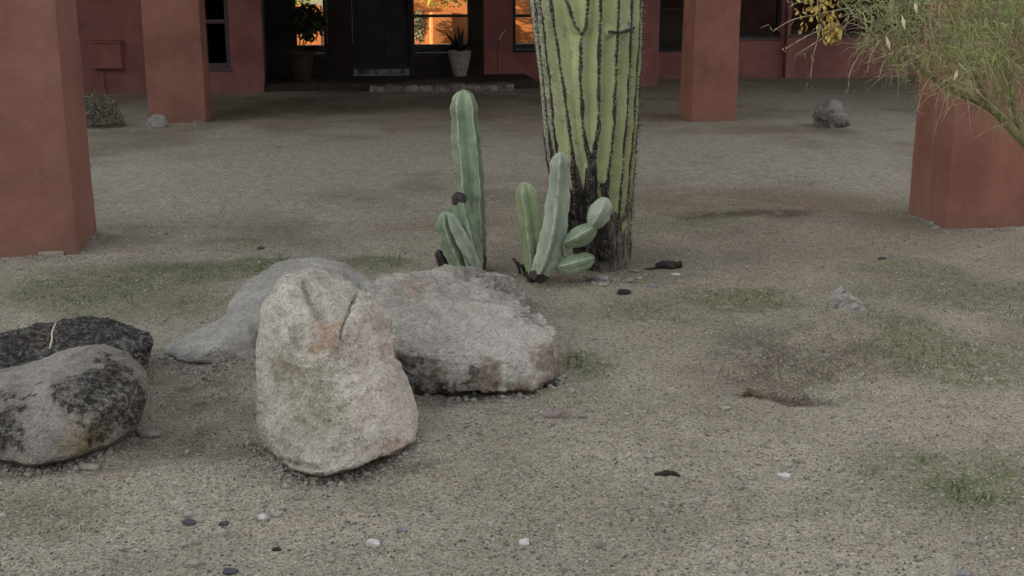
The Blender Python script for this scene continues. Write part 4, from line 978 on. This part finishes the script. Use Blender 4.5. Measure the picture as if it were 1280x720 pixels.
def pebble(px, py, w, h, mat, label, flat=.5, seed=0, name='small_stone', cat='stone', group='small stones on the gravel', rough=.30, yaw=None, sink=.27):
    c = gnd(px, py + h * .35); c[2] = float(ground_z(np.array([c[0]]), np.array([c[1]]))[0]); k = c[1] / math.cos(PITCH) / F
    g = np.random.default_rng(seed + int(px)); ra = w * k / 2; rb = ra * g.uniform(.6, .8); rc = max(h * k * .5, .25 * ra) * flat * 1.6
    V = IV * (1 + fbm(IV + seed + px, 1.1, 3, .5, seed)[:, None] * rough)
    V = np.sign(V) * np.abs(V) ** .85
    V = V * np.array([ra, rb, rc]); a = g.uniform(-.5, .5) if yaw is None else yaw
    V = np.column_stack([V[:, 0] * math.cos(a) - V[:, 1] * math.sin(a), V[:, 0] * math.sin(a) + V[:, 1] * math.cos(a), V[:, 2]])
    o = obj(name, V, IF, mat); o.location = (c[0], c[1] + rb * .3, c[2] + rc * (1 - sink * 2))
    return tag(o, label, cat, group)
for q in ((466, 673, 19, 13, S_white, 'brightest white pebble, below the tall tan boulder near the bottom'), (655, 672, 15, 13, S_white, 'white pebble alone near the bottom, below the slab boulder'),
          (502, 657, 13, 12, S_blue, 'bluish pebble just right above the brightest white one'), (345, 641, 15, 10, S_pale, 'right one of two pale pebbles lying side by side'), (328, 640, 13, 10, S_white, 'left one of two pale pebbles lying side by side'),
          (274, 659, 19, 12, S_pale, 'pale grey pebble below the dark one, at the lower left'), (235, 638, 15, 12, S_pale, 'pale pebble touching a dark blue one at the lower left'), (236, 647, 18, 10, S_dark, 'dark blue pebble touching a pale one at the lower left'),
          (279, 646, 12, 9, S_dark, 'small dark pebble just above the pale grey one at lower left'), (245, 673, 14, 10, S_tan, 'tan pebble at the lower left, below the dark blue one'), (288, 711, 19, 10, S_dark, 'smooth dark pebble at the very bottom edge, left'),
          (372, 614, 11, 13, S_tan, 'tan upright pebble just below the tall tan boulder'), (346, 686, 11, 7, S_black, 'black crumb on the gravel between the white pebbles and bottom edge'),
          (692, 517, 27, 17, S_rose, 'flat rose grey stone in front of the slab boulder'), (187, 535, 28, 16, S_tan, 'flat tan stone beside the rounded lichened boulder'), (112, 584, 24, 11, S_tan, 'flat tan stone under the front of the rounded boulder'),
          (985, 578, 13, 9, S_pale, 'upper pale stone of a small cluster on the right gravel'), (981, 591, 17, 9, S_white, 'lowest pale stone of a small cluster on the right gravel'), (999, 574, 12, 9, S_tan, 'tan stone at the right of a small cluster on the gravel'),
          (812, 571, 12, 8, S_pale, 'small pale stone above the dark twig in the gravel'), (907, 511, 13, 7, S_pale, 'small pale stone at the lower rim of the dug hollow'), (688, 482, 20, 12, S_black, 'dark stone under the right end of the slab boulder'),
          (754, 346, 15, 9, S_pale, 'upper of two pale pebbles touching under the saguaro'), (753, 356, 14, 8, S_pale, 'lower of two pale pebbles touching under the saguaro'), (784, 350, 16, 7, S_tan, 'flat tan pebble at the right foot of the saguaro'),
          (799, 347, 10, 6, S_pale, 'small pale pebble right of the flat tan one by the saguaro'), (793, 338, 12, 7, S_tan, 'tan pebble behind the others at the right foot of the saguaro'), (806, 343, 9, 6, S_tan, 'small tan pebble farthest right at the saguaro foot'),
          (740, 350, 13, 9, S_dark, 'grey dark stone left of the touching pale pebbles'), (815, 355, 13, 8, S_blue, 'grey stone in the weeds right of the saguaro'), (780, 363, 18, 11, S_black, 'dark mossy lump in front of the saguaro'),
          (845, 341, 11, 5, S_white, 'tiny white stone under the charred chunk'), (1103, 322, 11, 6, S_dark, 'dark stone on the gravel below the near right pillar'), (1254, 560, 11, 8, S_pale, 'pale stone in weeds at the far right edge'),
          (326, 308, 9, 5, S_dark, 'dark stone left of the cacti near the drive edge'), (1140, 585, 11, 7, S_tan, 'tan stone at the edge of the right weed patch'), (1205, 720, 22, 10, S_blue, 'blue grey stone at the bottom edge, right')):
    pebble(*q, seed=len(q[5]))
def chunk(pts, label, r, name, cat, mat=S_black, seed=0):
    P = np.array([gnd(x, y) for x, y in pts]); P[:, 2] = ground_z(P[:, 0], P[:, 1]) + np.asarray(r).max() * .6
    m = 14; C = catmull(P, 12); R_ = np.interp(np.linspace(0, 1, 12), np.linspace(0, 1, len(r)), r); V, Fs = loft(C, R_, m); V = np.array(V); cen = np.repeat(C, m, 0)
    V = cen + (V - cen) * (1 + fbm(V, 45, 3, .6, seed)[:, None] * .35); Fs = list(Fs) + [tuple(range(m))[::-1], tuple(range(11 * m, 12 * m))]
    return tag(obj(name, V, Fs, mat, None, False), label, cat)
chunk([(820, 335), (834, 334), (851, 333)], 'short charred wood chunk lying right of the saguaro', [.014, .028, .026, .02], 'wood_chunk', 'wood', seed=1)
chunk([(806, 337), (813, 337), (822, 336)], 'thin dark stick end left of the charred chunk', [.004, .008, .007], 'stick', 'stick', seed=2)
chunk([(818, 593), (830, 592), (841, 592), (850, 596)], 'dark curled twig on the gravel below the dug hollow', [.003, .010, .009, .002], 'twig', 'twig', seed=3)
chunk([(928, 495), (938, 494), (952, 493)], 'dark dry clod at the front rim of the dug hollow', [.008, .022, .018], 'dirt_clod', 'clod', plain('dry_clod', (.10, .075, .045), 1, .5, 50), 4)
m = MB(); m.tube(catmull([at(62, 436, 4.78), at(65, 424, 4.8), at(65, 415, 4.84), at(70, 403, 4.9)], 10), np.linspace(.004, .0022, 10), 5)
tag(m.build('dry_stalk', plain('straw', (.55, .48, .36), .8, .15), None, True), 'pale dry straw stalk resting on the black lichened boulder', 'stalk')

# ------------------------------------------------------------------ loose grit and weeds (nobody could count them)
g = np.random.default_rng(99)
def scatter(n, ymin, ymax, power):
    Y = ymin * (ymax / ymin) ** (g.random(n) ** power); ang_ = g.uniform(math.radians(-20), math.radians(34), n); return np.tan(ang_) * Y, Y
I0, F0 = ico(1); F0 = np.array(F0)
n = 52000; X, Y = scatter(n, 2.5, 9.5, 1.0)
for foot, m_ in (([(318, 540), (345, 578), (366, 590), (400, 596), (442, 589), (494, 571), (524, 548)], 1500), ([(0, 584), (40, 588), (92, 580), (142, 560), (182, 528)], 1000), ([(505, 486), (532, 492), (562, 497), (622, 496), (670, 490), (700, 470)], 1100),
                 ([(214, 446), (234, 462), (268, 463), (304, 448)], 500), ([(700, 352), (750, 353), (800, 348)], 500), ([(0, 322), (97, 320), (124, 294)], 500), ([(1134, 270), (1182, 289), (1278, 287)], 500)):
    q = np.array([gnd(*p)[:2] for p in foot]); u = g.random(m_) * (len(q) - 1); i_ = u.astype(int); f_ = (u - i_)[:, None]
    pp_ = q[i_] * (1 - f_) + q[i_ + 1] * f_ + np.column_stack([g.normal(0, .025, m_), -np.abs(g.normal(0, .045, m_)) + .015])
    X = np.concatenate([X, pp_[:, 0]]); Y = np.concatenate([Y, pp_[:, 1]])
n = len(X); Z = ground_z(X, Y)
sz = .0014 + .0042 * g.random(n) ** 2.6; big_ = g.random(n) < .028; big_[52000:] = g.random(n - 52000) < .22; tone_ = g.random(n); tone_[big_] = .3 + .6 * tone_[big_]; sz[big_] *= g.uniform(1.5, 3.2, big_.sum())
V = I0[None] * (sz[:, None] * np.array([1, .85, .8]))[:, None, :] * (1 + g.normal(0, .20, (n, len(I0), 1)))
a = g.uniform(0, 6.28, n); ca_, sa_ = np.cos(a)[:, None], np.sin(a)[:, None]
V = np.stack([V[..., 0] * ca_ - V[..., 1] * sa_, V[..., 0] * sa_ + V[..., 1] * ca_, V[..., 2]], -1) + np.stack([X, Y, Z + sz * .25], -1)[:, None, :]
Fs = (F0[None] + (np.arange(n) * len(I0))[:, None, None]).reshape(-1, 3)
tg = NT('grit', .95, .15); tone = tg.attr('tone')
M_grit = tg.done(tg.mix(tg.ramp(tone, .78, 1.0), tg.mix(tg.ramp(tone, 0, .55), (.085, .075, .062), (.27, .25, .21)), (.43, .41, .37)))
tag(obj_fast('loose_grit', V.reshape(-1, 3), Fs, M_grit, {'tone': np.repeat(tone_ * (1 - .7 * SOIL_SHADE_F[np.clip(np.searchsorted(gy, Y), 0, ny - 1), np.clip(np.searchsorted(gx, X), 0, nx - 1)]), len(I0))}, False), 'fine loose grit strewn over the yard', 'gravel', kind='stuff')
n = 130000; X, Y = scatter(n, 2.5, 10.5, .95)
ix = np.clip(np.searchsorted(gx, X), 0, nx - 1); iy = np.clip(np.searchsorted(gy, Y), 0, ny - 1)
dens = MOSSF[iy, ix] * (fbm(np.stack([X, Y, X * 0], -1), 6, 4, .6, 55) > -.1)
keep = g.random(n) < (dens * .62 + .11 * (1 - .8 * SOIL_SHADE_F[iy, ix])); X, Y = X[keep], Y[keep]; dn = dens[keep]; n = len(X); Z = ground_z(X, Y)
L = g.uniform(.005, .016, n) * (1 + 1.5 * dn); L *= np.where((dn > .35) & (g.random(n) < .10), 2.0, 1.0); th = g.uniform(0, 6.28, n); lean = np.where(dn > .12, g.uniform(.2, 1.2, n), g.uniform(.5, 1.5, n)); w = g.uniform(.0009, .0020, n) * (1 + .5 * dn)
b0 = np.stack([X, Y, Z - .002], -1); sd_ = np.stack([-np.sin(th), np.cos(th), th * 0], -1); dr_ = np.stack([np.cos(th) * np.sin(lean), np.sin(th) * np.sin(lean), np.cos(lean)], -1)
V = np.stack([b0 - sd_ * w[:, None], b0 + sd_ * w[:, None], b0 + dr_ * (L * .6)[:, None] + sd_ * (w * .8)[:, None], b0 + dr_ * (L * .6)[:, None] - sd_ * (w * .8)[:, None], b0 + dr_ * L[:, None] - np.array([0, 0, .3]) * (L * lean * .3)[:, None]], 1)
k = np.arange(n)[:, None] * 5
Fs = np.concatenate([k + np.array([[0, 1, 2]]), k + np.array([[0, 2, 3]]), k + np.array([[3, 2, 4]])])
tgx = NT('weed_blades', .8, .2); tn = tgx.attr('tone'); M_weed = tgx.done(tgx.mix(tgx.ramp(tn, .1, .75), (.27, .245, .185), (.085, .125, .040)))
tag(obj_fast('ground_weeds', V.reshape(-1, 3), Fs, M_weed, {'tone': np.repeat(np.clip(dn * .9 + g.normal(0, .22, n), 0, 1), 5)}, False), 'tiny green weeds and dry straw bits thinly covering the gravel', 'weeds', kind='stuff')
